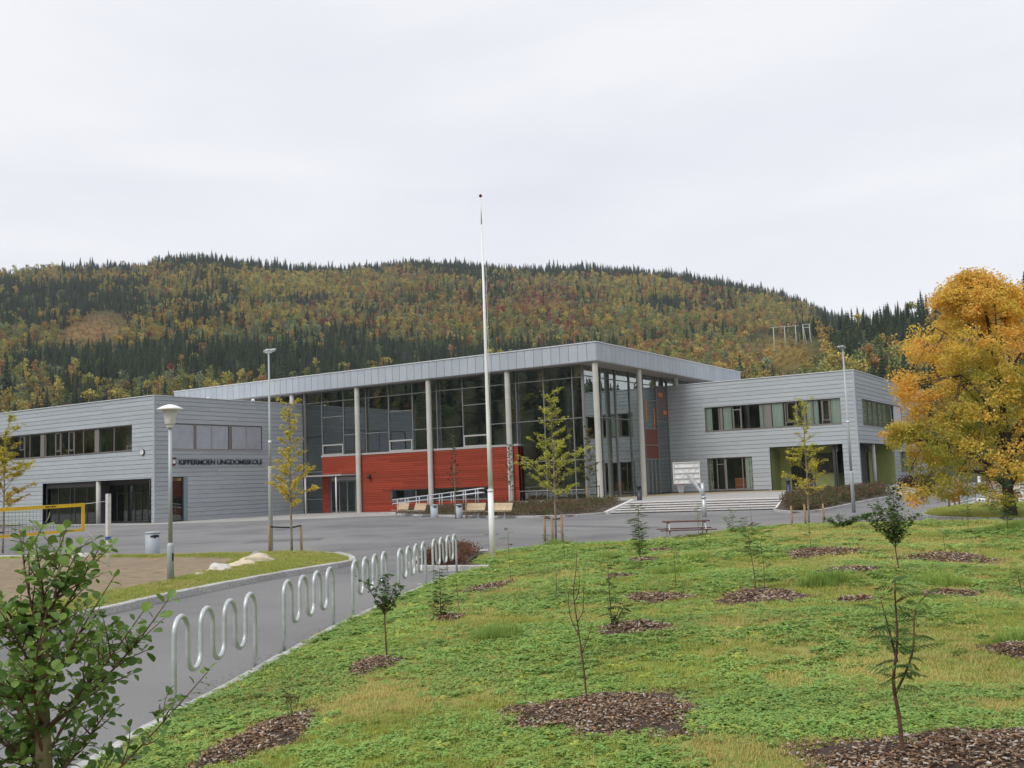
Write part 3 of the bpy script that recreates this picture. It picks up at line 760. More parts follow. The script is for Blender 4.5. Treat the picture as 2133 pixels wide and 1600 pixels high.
for x in (-11.38, -7.85): mb.box(x-.12, x+.12, -.01, .10, 5.53, 7.5, 1, FB)
mb.box(-13.72, -4.36, -.09, .0, 5.47, 5.55, 0, FB)
mb.build('blind_guide', [M['frame_light'], M['frame']], LW, True)
# corner glazing beside the lamp post
window(LW, FB, -13.7, -12.55, .04, 3.42, rec=.10, fm='dark_frame', sill=False)
MB().box(-12.52, -12.15, -.02, .25, .04, 3.42, 0, FB).build('reveal_panel', M['teal'], LW, True)
# recessed ground floor entrance on the front
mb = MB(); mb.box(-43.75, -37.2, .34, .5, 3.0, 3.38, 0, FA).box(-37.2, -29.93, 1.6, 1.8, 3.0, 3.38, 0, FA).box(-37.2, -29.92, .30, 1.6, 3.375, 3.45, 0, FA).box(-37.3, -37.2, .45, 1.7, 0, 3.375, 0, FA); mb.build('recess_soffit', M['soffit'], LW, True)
MB().box(-43.95, -43.75, .002, .4, 0, 3.37, 0, FA).build('recess_return', M['teal'], LW, True)
RF0 = Face('A', -15.2+.35); RF = Face('A', -15.2+1.6)
window(LW, RF0, -43.7, -37.2, .06, 3.0, posts=[-42.1, -40.5, -39.9, -38.3], rec=.02, fm='dark_frame', sill=False, name='glazed_screen')
window(LW, RF, -37.2, -30.0, .06, 3.0, posts=[-36.2, -34.9, -34.0, -33.2, -32.4, -31.2], trans=[(-36.2, -33.2, 2.3), (-32.4, -30.0, 2.3)], rec=.02, fm='dark_frame', sill=False, name='glazed_door_screen')
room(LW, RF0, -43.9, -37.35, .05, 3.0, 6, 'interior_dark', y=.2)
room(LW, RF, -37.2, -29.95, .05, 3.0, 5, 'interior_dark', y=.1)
MB().tube([(-36.62, -15.0, 0), (-36.62, -15.0, 3.37)], .19, 16).build('column', M['concrete'], LW, True)
mb = MB(); mb.tube([(-29.98, -15.32, .05), (-29.98, -15.32, 3.3)], .045, 8); mb.tube([(-29.98, -15.32, .05), (-29.99, -15.32, 1.0)], .06, 8); mb.build('downpipe', M['black'], LW, True)
# clock, sign, crest, roof vents
ck = thing('wall_clock', 'small round white clock on the grey wall left of the building corner', 'clock', (-30.87, -15.26, 5.37))
mb = MB(); mb.tube([(0, .03, 0), (0, -.09, 0)], .22, 24); mb.build('clock_case', M['black'], ck)
mb = MB(); mb.tube([(0, -.09, 0), (0, -.098, 0)], .19, 24); mb.build('clock_face', M['white'], ck)
mb = MB(); mb.bar((0, -.104, 0), (.10, -.104, .05), .018, .008).bar((0, -.104, 0), (-.02, -.104, .15), .014, .008); mb.build('clock_hand', M['black'], ck)
sg = thing('school_sign', 'dark raised letters reading KIPPERMOEN UNGDOMSSKOLE with a crest on the grey wall', 'sign', (-29.54, -13.7, 4.3))
WORDS = 'KIPPERMOEN UNGDOMSSKOLE'
cu = bpy.data.curves.new('lettering', 'FONT'); cu.size = .56; cu.extrude = .025; cu.offset = .0075; cu.space_character = .95
t = bpy.data.objects.new('lettering', cu); COL.objects.link(t)
def ink(txt):
    cu.body = txt; bpy.context.view_layer.update(); me = bpy.data.meshes.new_from_object(t.evaluated_get(bpy.context.evaluated_depsgraph_get()))
    xs_ = [v.co.x for v in me.vertices]; return me, min(xs_), max(xs_)
m_all, xa, xb = ink(WORDS); kx = 8.58/(xb-xa)
LM = Matrix(((0, 0, 1, .03), (1, 0, 0, .68), (0, 1, 0, .06), (0, 0, 0, 1))) @ Matrix.Diagonal((kx, 1, 1, 1))
for i_, ch_ in enumerate(WORDS):
    if ch_ == ' ': continue
    _, _, right_ = ink(WORDS[:i_+1]); me, a_, b_ = ink(ch_)
    me.transform(Matrix.Translation((right_-b_-xa, 0, 0))); me.transform(LM); me.materials.clear(); me.materials.append(M['sign'])
    link('letter', me, sg)
bpy.data.objects.remove(t)
def shield(w, h, n=8):
    p = [(-w/2, h), (-w/2, h*.45)]+[(-w/2*math.cos(a), h*.45-h*.45*math.sin(a)) for a in np.linspace(.15, math.pi/2, n)]
    return p+[(-x, y) for x, y in reversed(p[:-1])]
def plate(poly, x0, x1, oy, oz): return MB().add([(x, oy+a, oz+b) for x in (x0, x1) for a, b in poly],
        [tuple(range(len(poly))), tuple(reversed(range(len(poly), 2*len(poly))))]+[(i, len(poly)+i, len(poly)+(i+1) % len(poly), (i+1) % len(poly)) for i in range(len(poly))])
cr_ = plate(shield(.42, .64), 0, .04, .21, -.03).build('crest', M['maroon'], sg)
tower = [(-.12, .46), (-.14, .22), (-.10, .12), (0, .16), (.10, .12), (.14, .22), (.12, .46), (.06, .46), (.05, .30), (.02, .30), (.015, .42), (-.015, .42), (-.02, .30), (-.05, .30), (-.06, .46)]
plate(tower, .041, .052, .21, .02).build('crest_charge', M['white'], cr_)
for i, (y, h) in enumerate(((-3.2, .45), (-8, .35))):
    v = thing('roof_vent', 'white mushroom vent on the left wing roof, '+('nearer the hall' if i == 0 else 'farther from the hall'), 'vent', (-33.5 if i == 0 else -33.8, y+1.5, LH-.4), group='vents on the left wing roof')
    MB().tube([(0, 0, 0), (0, 0, h+.5)], .09, 10).build('pipe', M['white'], v)
    MB().lathe([(.16, h+.5), (.17, h+.58), (.05, h+.68)], 12).build('cap', M['white'], v)

# ===== hall
HALL = thing('school_hall', 'tall glazed school hall with zinc roof edge, concrete columns and red timber box', 'building', (0, 0, 0))
HZ, HB = 12.03, 10.61; UL, VR = -45.8, 29.95; OV = .35
AF = Face('A', -OV); BF = Face('B', OV)
nA = 61; sA = (OV-UL)/nA; nB = 40; sB = (VR+OV)/nB
for i in range(nA):
    o = bpy.data.objects.new('fascia_panel', PANEL); COL.objects.link(o); o.parent = HALL
    o.matrix_basis = AF.mat(UL+i*sA+.011, 0, HB+.03, sA-.022, .05, HZ-HB-.09)
for i in range(nB):
    o = bpy.data.objects.new('fascia_panel', PANEL); COL.objects.link(o); o.parent = HALL
    o.matrix_basis = BF.mat(-OV+i*sB+.011, 0, HB+.03, sB-.022, .05, HZ-HB-.09)
mb = MB(); mb.box(UL, OV-.002, -OV+.002, VR, HB+.02, HZ-.1); mb.build('roof', M['fascia'], HALL, True)
mb = MB(); mb.box(UL-.02, OV+.1, -OV-.1, -OV+.4, HZ-.06, HZ+.015).box(OV-.4, OV+.1, -OV+.4, VR+.02, HZ-.06, HZ+.015); mb.build('parapet_cap', M['cap'], HALL, True)
mb = MB(); mb.box(UL+.01, OV-.004, -OV+.004, VR-.01, HB-.02, HB+.018); mb.build('soffit', M['soffit_light'], HALL, True)
mb = MB(); mb.box(UL+.3, -1.5, .66, VR-.3, HB-.06, HB-.022); mb.build('inner_ceiling', M['interior_dark'], HALL, True)
# columns
bases = {0: TZ, -1: .4, -2: .3, -3: 0.0}
for k in (0, -1, -2, -3):
    MB().tube([(7.6*k, 0, bases[k]-.1), (7.6*k, 0, 6.4)], .215, 20, caps=False).tube([(7.6*k, 0, 6.4), (7.6*k, 0, 6.43)], .205, 20, caps=False).tube([(7.6*k, 0, 6.43), (7.6*k, 0, HB-.021)], .215, 20, caps=False).build('column', M['concrete'], HALL, True)
for u_, v in ((0, 7.4), (-.72, 16.4), (-.72, 24.)):
    zb = TZ-.02 if v < 15 else 9.4
    MB().tube([(u_, v, zb), (u_, v, HB-.021)], .21, 20, caps=False).build('column', M['concrete'], HALL, True)
MB().tube([(-30.4, 0, 9.0), (-30.4, 0, HB-.021)], .21, 16).build('column', M['concrete'], HALL, True)
# glazing A
GA = .6; GFA = Face('A', GA); GB = -1.4; GFB = Face('B', GB)
mods = [-47.45, -44.95, -42.4, -39.9, -37.4, -34.9, -32.4, -29.9, -27.38, -24.88, -22.35, -19.85, -17.33, -14.83, -12.27, -9.8, -7.22, -4.75, -2.27]
mb = MB()
for x in mods:
    zb = 9.3 if x < -29.7 else (0. if x < -27 else (4.98 if x < -7.5 else TZ))
    if x < UL+.2: continue
    mb.box(x-.03, x+.03, -.06, .10, zb, HB-.03, 0, GFA)
mb.box(GB-.12, GB+.0, -.0, .14, TZ, HB-.03, 0, GFA)
mb.box(-29.56, -29.3, -.1, .15, 0, HB-.03, 0, GFA)
low = {-27.38, -19.85, -12.27}
zz = []
for a, b in zip(mods, mods[1:]+[GB-.1]):
    if b < -29.8:
        if a > UL: zz.append((a, b, 9.66))
        continue
    zz.append((a, b, 9.66))
    if a in low: zz += [(a, b, 8.3)]
    elif a > -27.5 or a < -29: zz += [(a, b, 6.65)]
    if a < -28: zz += [(a, b, 3.6), (a, b, 6.65), (a, b, 1.2)]
    if a >= -7.3: zz += [(a, b, 3.58)]
for a, b, z in zz: mb.box(a+.031, b-.031, -.045, .07, z-.028, z+.028, 0, GFA)
mb.build('mullion_grid', M['mullion'], HALL, True)
mb = MB()
for a, b in zip(mods, mods[1:]):
    if a in low:
        for bb in ((a+.05, b-.05, 5.0, 5.10), (a+.05, b-.05, 5.80, 5.92), (a+.05, a+.15, 5.10, 5.80), (b-.15, b-.05, 5.10, 5.80)): mb.box(*bb[:2], -.11, -.03, *bb[2:], 0, GFA)
mb.build('opening_sash', M['frame_light'], HALL, True)
MB().box(-27.2, -6.95, -.42, .0, 4.83, 4.99, 0, GFA).build('sill_flashing', M['frame_light'], HALL, True)
def panes(parent, face, xs, zr, m):
    for (a, b), zl in zip(zip(xs, xs[1:]), zr):
        for c, d in zip(zl, zl[1:]):
            MB().add([face(a, .03, c), face(b, .03, c), face(b, .03, d), face(a, .03, d)], [(0, 1, 2, 3)]).build('pane', M[m], parent, True)
xs = [x for x in mods if x > UL]+[GB-.05]; zr = []
for a in xs[:-1]:
    if a < -29.95: zr.append([9.3, 9.66, HB])
    elif a < -28: zr.append([.05, 1.2, 3.6, 6.65, 9.66, HB])
    elif a in low: zr.append([4.95, 5.85, 8.3, 9.66, HB])
    elif a < -7.3: zr.append([4.95, 6.65, 9.66, HB])
    else: zr.append([TZ, 3.58, 6.65, 9.66, HB])
panes(HALL, GFA, xs, zr, 'glass_hall')
# glazing B
ys = [.7, 3.45, 5.95, 8.45, 11.0, 13.6, 15.95]
mb = MB()
for y in ys: mb.box(y-(.07 if y in (5.95, .7, 15.95) else .03), y+(.07 if y in (5.95, .7, 15.95) else .03), -.06, .12, TZ, HB-.03, 0, GFB)
for y in (18.5, 21, 23.5, 26, 28.5): mb.box(y-.03, y+.03, -.06, .1, 9.3, HB-.03, 0, GFB)
for a, b in zip(ys, ys[1:]):
    zl = [9.78, 3.58]
    if a < 11: zl.append(6.74)
    if a in (5.95, 8.45): zl.append(4.2)
    if a == 11.: zl += [8.5, 6.1, 4.74]
    if a == 13.6: zl += [6.8]
    for z in zl: mb.box(a+.03, b-.03, -.045, .07, z-.03, z+.03, 0, GFB)
for a, b in zip((16, 18.5, 21, 23.5, 26), (18.5, 21, 23.5, 26, 28.5)): mb.box(a+.03, b-.03, -.04, .07, 9.8-.03, 9.8+.03, 0, GFB)
for x in (11.9, 12.7, 13.45): mb.box(x-.03, x+.03, -.07, .09, TZ, 3.5, 0, GFB)
mb.build('side_mullion_grid', M['mullion'], HALL, True)
panes(HALL, GFB, ys, [[TZ, 3.58, 6.74, 9.78, HB]]*2+[[TZ, 3.58, 4.2, 6.74, 9.78, HB]]*2+[[TZ, 3.58, 4.74, 6.1, 8.5, HB], [TZ, 3.58, 6.8, HB]], 'glass_hall')
panes(HALL, GFB, [15.95, 18.5, 21, 23.5, 26, 28.5], [[9.3, HB]]*5, 'glass_hall')
# red box
RFc = Face('A', .24)
redholes = [(-26.35, -22.6, -.05, 3.12), (-19.57, -9.48, .86, 1.83)]
clad(HALL, RFc, -27.12, -7.0, 0.02, 4.8, redholes, 26, REDB, gap=.020, th=.035, name='timber_board', length=4.2)
wallback(HALL, RFc, -27.10, -7.02, 0, 4.82, redholes, M['redback'], th=.3, name='red_wall')
MB().box(-7.3, -7.02, .3, 9, .3, 4.8).build('inner_red_wall', M['brownred'], HALL, True)
for z in np.arange(.45, 4.7, .185)[:0]: pass
window(HALL, RFc, -19.57, -9.48, .86, 1.83, posts=[-17.0, -15.0, -12.2], rec=.14, fm='mullion', name='strip_window')
# entrance: sliding doors, canopy, lamp
window(HALL, RFc, -26.33, -22.62, .02, 3.1, posts=[-25.35, -24.45, -23.55], trans=[(-26.3, -22.65, 2.72)], rec=.20, fw=.09, fm='mullion', sill=False, name='entrance_door')
MB().box(-26.2, -22.75, .12, .18, 2.78, 3.02, 0, RFc).build('door_operator', M['frame_light'], HALL, True)
cn = thing('entrance_canopy', 'flat glass canopy on two slim white posts over the red wall entrance', 'canopy', (-25.4, -.9, 0))
mb = MB(); mb.box(-2.3, 2.3, -.9, -.82, 3.15, 3.27).box(-2.3, 2.3, 1.02, 1.1, 3.15, 3.27).box(-2.3, -2.22, -.82, 1.02, 3.15, 3.27).box(2.22, 2.3, -.82, 1.02, 3.15, 3.27).box(-.04, .04, -.82, 1.02, 3.16, 3.26); mb.build('canopy_frame', M['frame_light'], cn)
MB().box(-2.22, 2.22, -.82, 1.02, 3.272, 3.285).build('canopy_glass', M['glass'], cn)
for x in (-1.95, 1.55): MB().tube([(x, -.75, .02), (x, -.75, 3.15)], .055, 10).build('post', M['white'], cn)
lt = thing('wall_lamp', 'small black wall lamp on the red timber wall beside the column', 'lamp', (-21.7, .2, 3.05))
MB().box(-.08, .08, -.06, .02, -.1, .1).build('bracket', M['black'], lt); MB().lathe([(.05, .1), (.16, 0), (.17, -.12), (.10, -.2)], 14, c=(0, -.18)).build('shade', M['black'], lt)
# hall interior
mb = MB()
mb.box(-29.5, -1.8, .8, 25, -.1, .0); mb.box(-27, -7.1, .8, 14, 4.7, 4.85); mb.box(-7, -1.6, .8, 25, TZ-.1, TZ-.01)
mb.build('hall_floor', M['interior_floor'], HALL, True)
mb = MB(); mb.box(-45, -1.6, 25, 25.2, 0, HB-.07).box(-45.2, -45, .8, 25, 0, HB-.07).box(-27, -20, 10, 10.2, 4.85, 8.2).box(-12, -1.7, 16.3, 16.5, 0, HB-.07).box(-45, -29.7, .8, 1.0, 0, 9.3)
mb.build('hall_inner_wall', M['concrete_dark'], HALL, True)
mb = MB()
for x in (-26, -18.4, -10.8, -5.0):
    for y in (4.5, 12): mb.tube([(x, y, 0), (x, y, HB-.06)], .22, 10)
mb.tube([(-5.6, 5.5, TZ), (-3.0, 5.2, 5.2)], .05, 6).tube([(-3.0, 5.5, TZ), (-5.6, 5.2, 5.2)], .05, 6).tube([(-2.2, 9.4, TZ), (-2.2, 12.4, 5.2)], .05, 6)
mb.build('inner_column', M['concrete_dark'], HALL, True)
mb = MB()
for x in (-24.88, -19.85, -14.83, -9.8, -4.75): mb.bar((x, 1.0, HB-.1), (x, 3.4, HB-1.3), .08).bar((x, 3.4, HB-1.3), (x, 5.8, HB-.1), .08).bar((x, 1.0, HB-1.3), (x, 24, HB-1.3), .1)
mb.build('roof_truss', M['interior_dark'], HALL, True)
MB().box(-1.425, -1.39, 11.06, 13.54, 4.80, 6.05).box(-1.425, -1.39, 11.06, 13.54, 3.64, 4.70).build('red_panel', M['brownred'], HALL, True)
MB().box(-1.425, -1.39, 13.66, 15.85, 6.86, 9.72).build('grey_panel', mat('grey brown panel', (.13, .11, .11), rough=.8), HALL, True)
def hung(y, z0, z1, n, w=.16):
    g = thing('paper_garland', 'vertical string of orange shapes on the side glass of the hall, '+('upper left string' if y < 12 else 'lower right string'), 'garland', (GB-.005, y, z0), group='orange paper strings in the hall window')
    for k in range(n):
        z = (z1-z0)*(k+.5)/n; a = (k*37 % 50-25)*.004
        MB().add([(0, -w/2+a, z-.1), (0, w/2, z-.08), (0, w/2+a, z+.10), (0, -w/2, z+.08), (-.01, -w/2+a, z-.1), (-.01, w/2, z-.08), (-.01, w/2+a, z+.10), (-.01, -w/2, z+.08)], [(0, 1, 2, 3), (7, 6, 5, 4), (0, 4, 5, 1), (1, 5, 6, 2), (2, 6, 7, 3), (3, 7, 4, 0)]).build('paper_shape', M['orange'], g)
hung(11.6, 6.7, 8.5, 8); hung(13.1, 6.2, 7.9, 8)
for y, z, wd in ((14.1, 8.9, .9), (15.0, 7.4, .7)):
    g = thing('paper_sign', 'orange cut-out on the dark panel beside the right wing, '+('upper one' if z > 8 else 'lower one'), 'decoration', (GB+.03, y, z), group='orange paper cut-outs')
    for k in range(3): MB().box(-.01, 0, k*wd/3, k*wd/3+wd/4, 0, .34).build('paper_letter', M['orange'], g)
# balustrade outside the hall glass on the terrace
bl = thing('terrace_rail', 'low steel rail running along the foot of the hall glass', 'railing', (-7, .25, TZ))
for x in np.arange(0, 6.1, 1.5): MB().tube([(x, 0, 0), (x, 0, .72)], .018, 6).build('rail_post', M['mullion'], bl)
MB().tube([(-.1, 0, .72), (5.6, 0, .72)], .022, 8).build('rail_bar', M['frame_light'], bl)

# ===== right wing
RW = thing('school_wing', 'grey clad two storey wing at the right with a green entrance recess and pale curtains', 'building', (14.4, 16, 0))
RH = 9.88; FC = Face('A', 16.); FD = Face('B', 14.4); rowsR = 27; WZ = .74
hc = [(1.94, 13.28, 5.76), ]
holesC = [(1.94, 13.27, 5.76, 7.8), (1.93, 5.85, .80, 3.50), (7.35, 13.2, -.5, 4.17)]
clad(RW, FC, -1.66, 14.38, WZ, RH, holesC, rowsR, BOARD)
wallback(RW, FC, -1.68, 14.1, .3, RH-.02, holesC, M['joint'], name='front_wall')
holesD = [(18.05, 33.3, 5.65, 7.75), (16.35, 29.0, -.5, 4.2), (31.3, 37.4, 1.75, 3.6)]
clad(RW, FD, 16.06, 44.2, WZ, RH, holesD, rowsR, BOARD)
wallback(RW, FD, 16.01, 44.2, .3, RH-.02, holesD, M['joint'], name='side_wall')
MB().box(14.33, 14.45, 15.93, 16.05, WZ, RH+.01).build('corner_trim', M['cladding'], RW, True)
mb = MB(); mb.box(-1.68, 14.5, 15.90, 16.2, RH, RH+.06).box(14.1, 14.5, 16.2, 44.2, RH, RH+.06).box(-1.6, 14.1, 16.2, 44.2, RH-.45, RH-.4); mb.build('roof', M['cap'], RW, True)
window(RW, FC, 1.94, 13.27, 5.76, 7.8, posts=[3.15, 4.37, 5.08, 6.91, 8.8, 9.75, 11.0, 11.75, 12.4], wide=[(3.35, .22), (7.4, .5), (10.35, .16)],
       opens=[(4.4, 5.05, 5.84, 7.45), (8.95, 9.7, 6.1, 7.72), (11.8, 12.35, 6.1, 7.72)], trans=[(4.37, 5.08, 7.45), (8.8, 9.75, 6.1), (11.75, 12.4, 6.1)])
room(RW, FC, -1.3, 14.0, 4.5, 8.9, 6)
for a, b in ((2.0, 2.5), (3.5, 4.2), (6.6, 7.1), (7.7, 8.6), (10.5, 10.95), (11.05, 11.45), (12.45, 13.2)): curtain(RW, FC, a, b, 5.78, 7.76)
window(RW, FC, 1.93, 5.85, .80, 3.50, posts=[2.75, 3.42, 4.95], trans=[(2.75, 3.42, 2.95)], wide=[(3.52, .12)], name='garden_window')
curtain(RW, FC, 2.0, 2.35, .85, 3.45, m='curtain_print'); curtain(RW, FC, 5.15, 5.78, .85, 3.45)
curtain(RW, FC, 5.45, 5.8, .85, 3.44, y=.22, m='curtain_print')
room(RW, FC, -1.3, 7.1, .78, 4.2, 6)
MB().box(3.75, 4.7, 1.4, 2.2, .8, 1.75, 0, FC).build('orange_cabinet', M['orange'], RW, True)
# green recess at the front
mb = MB(); mb.box(7.15, 7.34, -.02, 2.6, .4, 4.17, 0, FC).box(7.34, 8.3, 2.5, 2.6, .5, 4.17, 0, FC).box(8.3, 13.4, 2.5, 2.6, 3.5, 4.17, 0, FC).box(10.0, 13.4, 2.5, 2.6, .5, 1.95, 0, FC).box(9.9, 10.3, 2.5, 2.6, 1.95, 3.5, 0, FC); mb.build('green_wall', M['green_panel'], RW, True)
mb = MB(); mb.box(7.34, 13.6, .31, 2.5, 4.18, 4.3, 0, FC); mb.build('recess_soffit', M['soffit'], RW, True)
GF = Face('A', 18.4)
window(RW, GF, 8.3, 9.9, .7, 3.5, posts=[9.1], rec=.05, fm='dark_frame', sill=False, name='entrance_door')
window(RW, GF, 10.3, 13.2, 1.95, 3.5, posts=[11.8], rec=.03, fm='dark_frame', sill=False, name='recess_window')
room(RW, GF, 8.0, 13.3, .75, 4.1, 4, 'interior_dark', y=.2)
MB().box(13.2, 13.3, .3, 2.4, .7, 4.17, 0, FC).build('corner_return', M['cladding'], RW, True)
# side face
window(RW, FD, 18.05, 33.3, 5.65, 7.75, posts=[20.7, 22.4, 24.4, 26.1, 27.8], wide=[], name='side_window')
for a, b in ((18.2, 20.6), (20.8, 24.2), (24.5, 27.7)): curtain(RW, FD, a, b, 5.7, 7.7, m='curtain_print')
MB().box(30.2, 33.2, .02, .1, 5.7, 7.7, 0, FD).build('white_shutter', M['cap'], RW, True)
room(RW, FD, 17.5, 34, 4.5, 8.9, 5)
window(RW, FD, 31.3, 37.4, 1.75, 3.6, posts=[33.4, 35.4], name='side_window')
curtain(RW, FD, 31.5, 37.2, 1.8, 3.55, m='curtain_print')
room(RW, FD, 31, 38, .75, 4.1, 4)
SF = Face('B', 12.6)
window(RW, SF, 16.4, 26.8, .76, 3.6, posts=[19.2, 21.9, 24.2], rec=.02, fm='dark_frame', sill=False, name='glazed_screen')
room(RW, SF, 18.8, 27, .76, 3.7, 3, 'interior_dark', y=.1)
MB().box(12.3, 12.5, 16.35, 18.3, .7, 4.17).build('corner_return', M['dark_frame'], RW, True)
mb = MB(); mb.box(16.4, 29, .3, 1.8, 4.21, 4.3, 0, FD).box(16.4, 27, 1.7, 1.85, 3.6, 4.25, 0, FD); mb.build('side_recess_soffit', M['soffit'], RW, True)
mb = MB(); mb.box(26.8, 29.1, 1.7, 1.85, .7, 4.2, 0, FD).box(28.9, 29.1, .0, 1.8, .7, 4.2, 0, FD); mb.build('side_green_wall', M['green_panel'], RW, True)
MB().tube([(14.15, 22.0, TZ), (14.15, 22.0, 4.21)], .17, 16).build('column', M['concrete'], RW, True)
MB().prism([(12.5, 16), (15.4, 16), (15.4, 30), (12.5, 30)], 0, TZ+.02).build('porch_floor', M['paving'], RW, True)
# ------------------------------------------------------------------ street furniture
def T(loc, rz=0): return loc, rz
# cycle racks: one bent tube each
def rack_path():
    n = 8; L_ = 2.27; s = L_/(n-1); r_ = s/2; zt = .92; zb = .34
    pts = [(0, 0, -.05), (0, 0, .4)]
    for i in range(n-1):
        x = i*s; up = i % 2 == 0
        c = (x+r_, zt-r_) if up else (x+r_, zb+r_)
        for k in range(0, 9):
            a = math.pi*k/8
            pts.append((c[0]-r_*math.cos(a), 0, c[1]+(1 if up else -1)*r_*math.sin(a)))
    pts += [(L_, 0, .4), (L_, 0, -.05)]
    return pts
rk_mesh = MB().tube(rack_path(), .0265, 12).mesh('rack_tube', M['galv'])
fl_mesh = MB().lathe([(.05, 0), (.052, .006), (.03, .012)], 12).mesh('foot_ring', M['black'])
racks = [((24.99, -57.26), (23.96, -55.24)), ((23.40, -54.21), (22.36, -52.1)), ((21.97, -51.22), (20.98, -49.2)), ((21.27-.4, -49.11+.85), (19.9, -46.3)), ((19.45, -45.5), (18.5, -43.5))]
racks = [((24.99, -57.26), (23.96, -55.24)), ((23.40, -54.21), (22.40, -52.17)), ((22.0, -51.27), (21.02, -49.22)), ((20.95, -48.78), (20.02, -46.72)), ((19.75, -46.1), (18.9, -44.05))]
desc = ['galvanised wave cycle rack nearest the camera, at the low alder', 'galvanised wave cycle rack second from the camera', 'galvanised wave cycle rack in the middle of the row of five',
        'galvanised wave cycle rack next to last before the heather bed', 'galvanised wave cycle rack farthest away, in front of the heather bed']
for i, (a, b) in enumerate(racks):
    d = math.atan2(b[1]-a[1], b[0]-a[0])
    t = thing('cycle_rack', desc[i], 'bike rack', (a[0], a[1], 0), d, 'wave shaped cycle racks along the path')
    link('rack_tube', rk_mesh, t)
    for x in (0, 2.27):
        o = link('foot_ring', fl_mesh, t); o.location = (x, 0, .002)

# flagpole
fp = thing('flagpole', 'tall tapering white flagpole with a round finial standing in the grass', 'flagpole', (17.6, -40.5, .02))
lean = .0
MB().tube([(0, 0, -.1), (0, 0, 1.9), (0, 0, 1.9)], [.085, .08, .08], 20).build('base_section', M['white'], fp)
MB().tube([(0, 0, 1.9), (0, 0, 3.5), (0, 0, 6.0), (0, 0, 9.55)], [.062, .058, .045, .024], 16).build('pole', M['white'], fp)
MB().tube([(0, 0, 9.55), (0, 0, 10.38)], [.022, .010], 8).build('pole_tip', M['white'], fp)
MB().lathe([(.012, 10.36), (.045, 10.38), (.05, 10.41), (.02, 10.45)], 14).build('finial', M['maroon'], fp)
MB().tube([(0, 0, 1.86), (0, 0, 1.93)], .088, 20).build('collar', M['white'], fp)
MB().tube([(.09, 0, 1.3), (.10, 0, 9.0)], .004, 4).build('halyard', M['white'], fp)

# lamp post
lp = thing('street_lamp', 'grey lamp post with white mushroom shaped head standing by the sand court', 'lamp', (13.63, -48.24, .08))
MB().tube([(0, 0, -.1), (0, 0, .86), (0, 0, .92)], [.082, .082, .055], 16).build('base_section', M['galv_pole'], lp)
MB().tube([(0, 0, .9), (0, 0, 3.66)], [.05, .042], 14).build('pole', M['galv_pole'], lp)
MB().box(.06, .09, -.02, .02, .5, .68).build('hatch', M['black'], lp)
MB().lathe([(.085, 3.64), (.085, 3.7), (.09, 3.72)], 18).build('head_collar', M['white'], lp)
MB().lathe([(.115, 3.72), (.12, 3.74), (.165, 4.06), (.165, 4.07)], 22).build('lamp_glass', M['lamp_glass'], lp)
MB().lathe([(.19, 4.065), (.31, 4.075), (.30, 4.10), (.16, 4.17), (.05, 4.20), (.01, 4.205)], 26).build('lamp_shade', M['white'], lp)

# floodlight masts
def mast(name, label, loc, h, base_h, rz, w):
    t = thing(name, label, 'light mast', loc, rz, 'slim floodlight masts')
    MB().tube([(0, 0, -.1), (0, 0, base_h), (0, 0, base_h+.06)], [w, w, w*.72], 14).build('base_section', M['galv_pole'], t)
    MB().tube([(0, 0, base_h), (0, 0, h*.55), (0, 0, h*.55+.05), (0, 0, h)], [w*.68, w*.62, w*.5, w*.45], 12).build('pole', M['galv_pole'], t)
    MB().tube([(0, 0, h*.55-.03), (0, 0, h*.55+.06)], w*.8, 12).build('joint_collar', M['white'], t)
    mb = MB(); mb.box(-.12, .12, -.03, .03, h-.02, h+.04); mb.tube([(-.1, 0, h), (-.1, 0, h+.08)], .018, 6).tube([(.1, 0, h), (.1, 0, h+.08)], .02, 6); mb.build('cross_arm', M['galv_pole'], t)
    for s in (-1, 1):
        mb = MB(); c = Vector((s*.10, .06, h+.08))
        def xf(x, y, z, c=c): return (c.x+x, c.y+y*.9-z*.25, c.z+z+y*.35)
        mb.box(-.085, .085, -.10, .15, -.03, .03, 0, xf).box(-.07, .07, -.08, .12, -.04, -.03, 1, xf)
        mb.build('floodlight_head', [M['galv_pole'], M['lamp_glass']], t)
    return t
mast('floodlight_mast', 'slim galvanised floodlight mast at the left, behind the yellow leaved tree', (8.15, -39.77, 0), 6.85, 2.9, R(20), .070)
mast('floodlight_mast', 'floodlight mast at the right, in front of the right wing corner', (20.79, -12.91, 0), 8.2, 2.0, R(160), .092)

# litter bins
def bin_(loc, label, rz):
    t = thing('litter_bin', label, 'bin', loc, rz, 'grey cylindrical litter bins')
    MB().lathe([(.235, 0), (.24, .02), (.25, .80)], 24).build('bin_body', M['bin'], t)
    MB().lathe([(.262, .80), (.266, .83), (.25, .855), (.12, .865)], 24).build('lid', M['bin'], t)
    m = MB(); N = 10
    vs = []
    for i in range(N+1):
        a = R(-115)+R(75)*i/N
        for z in (.66+.02*math.sin(i), .76-.05*abs(i-N/2)/N): vs.append((.252*math.cos(a), .252*math.sin(a), z))
    m.add(vs, [(2*i, 2*i+2, 2*i+3, 2*i+1) for i in range(N)]).build('opening', M['black'], t)
bin_((3.86, -41.2, 0), 'grey litter bin beside the sand court kerb', R(60))
bin_((-5.71, -12.25, 0), 'grey litter bin between the benches, the one nearer the red wall entrance', R(40))
bin_((-3.3, -12.9, 0), 'grey litter bin between the benches, the one nearer the flagpole', R(40))

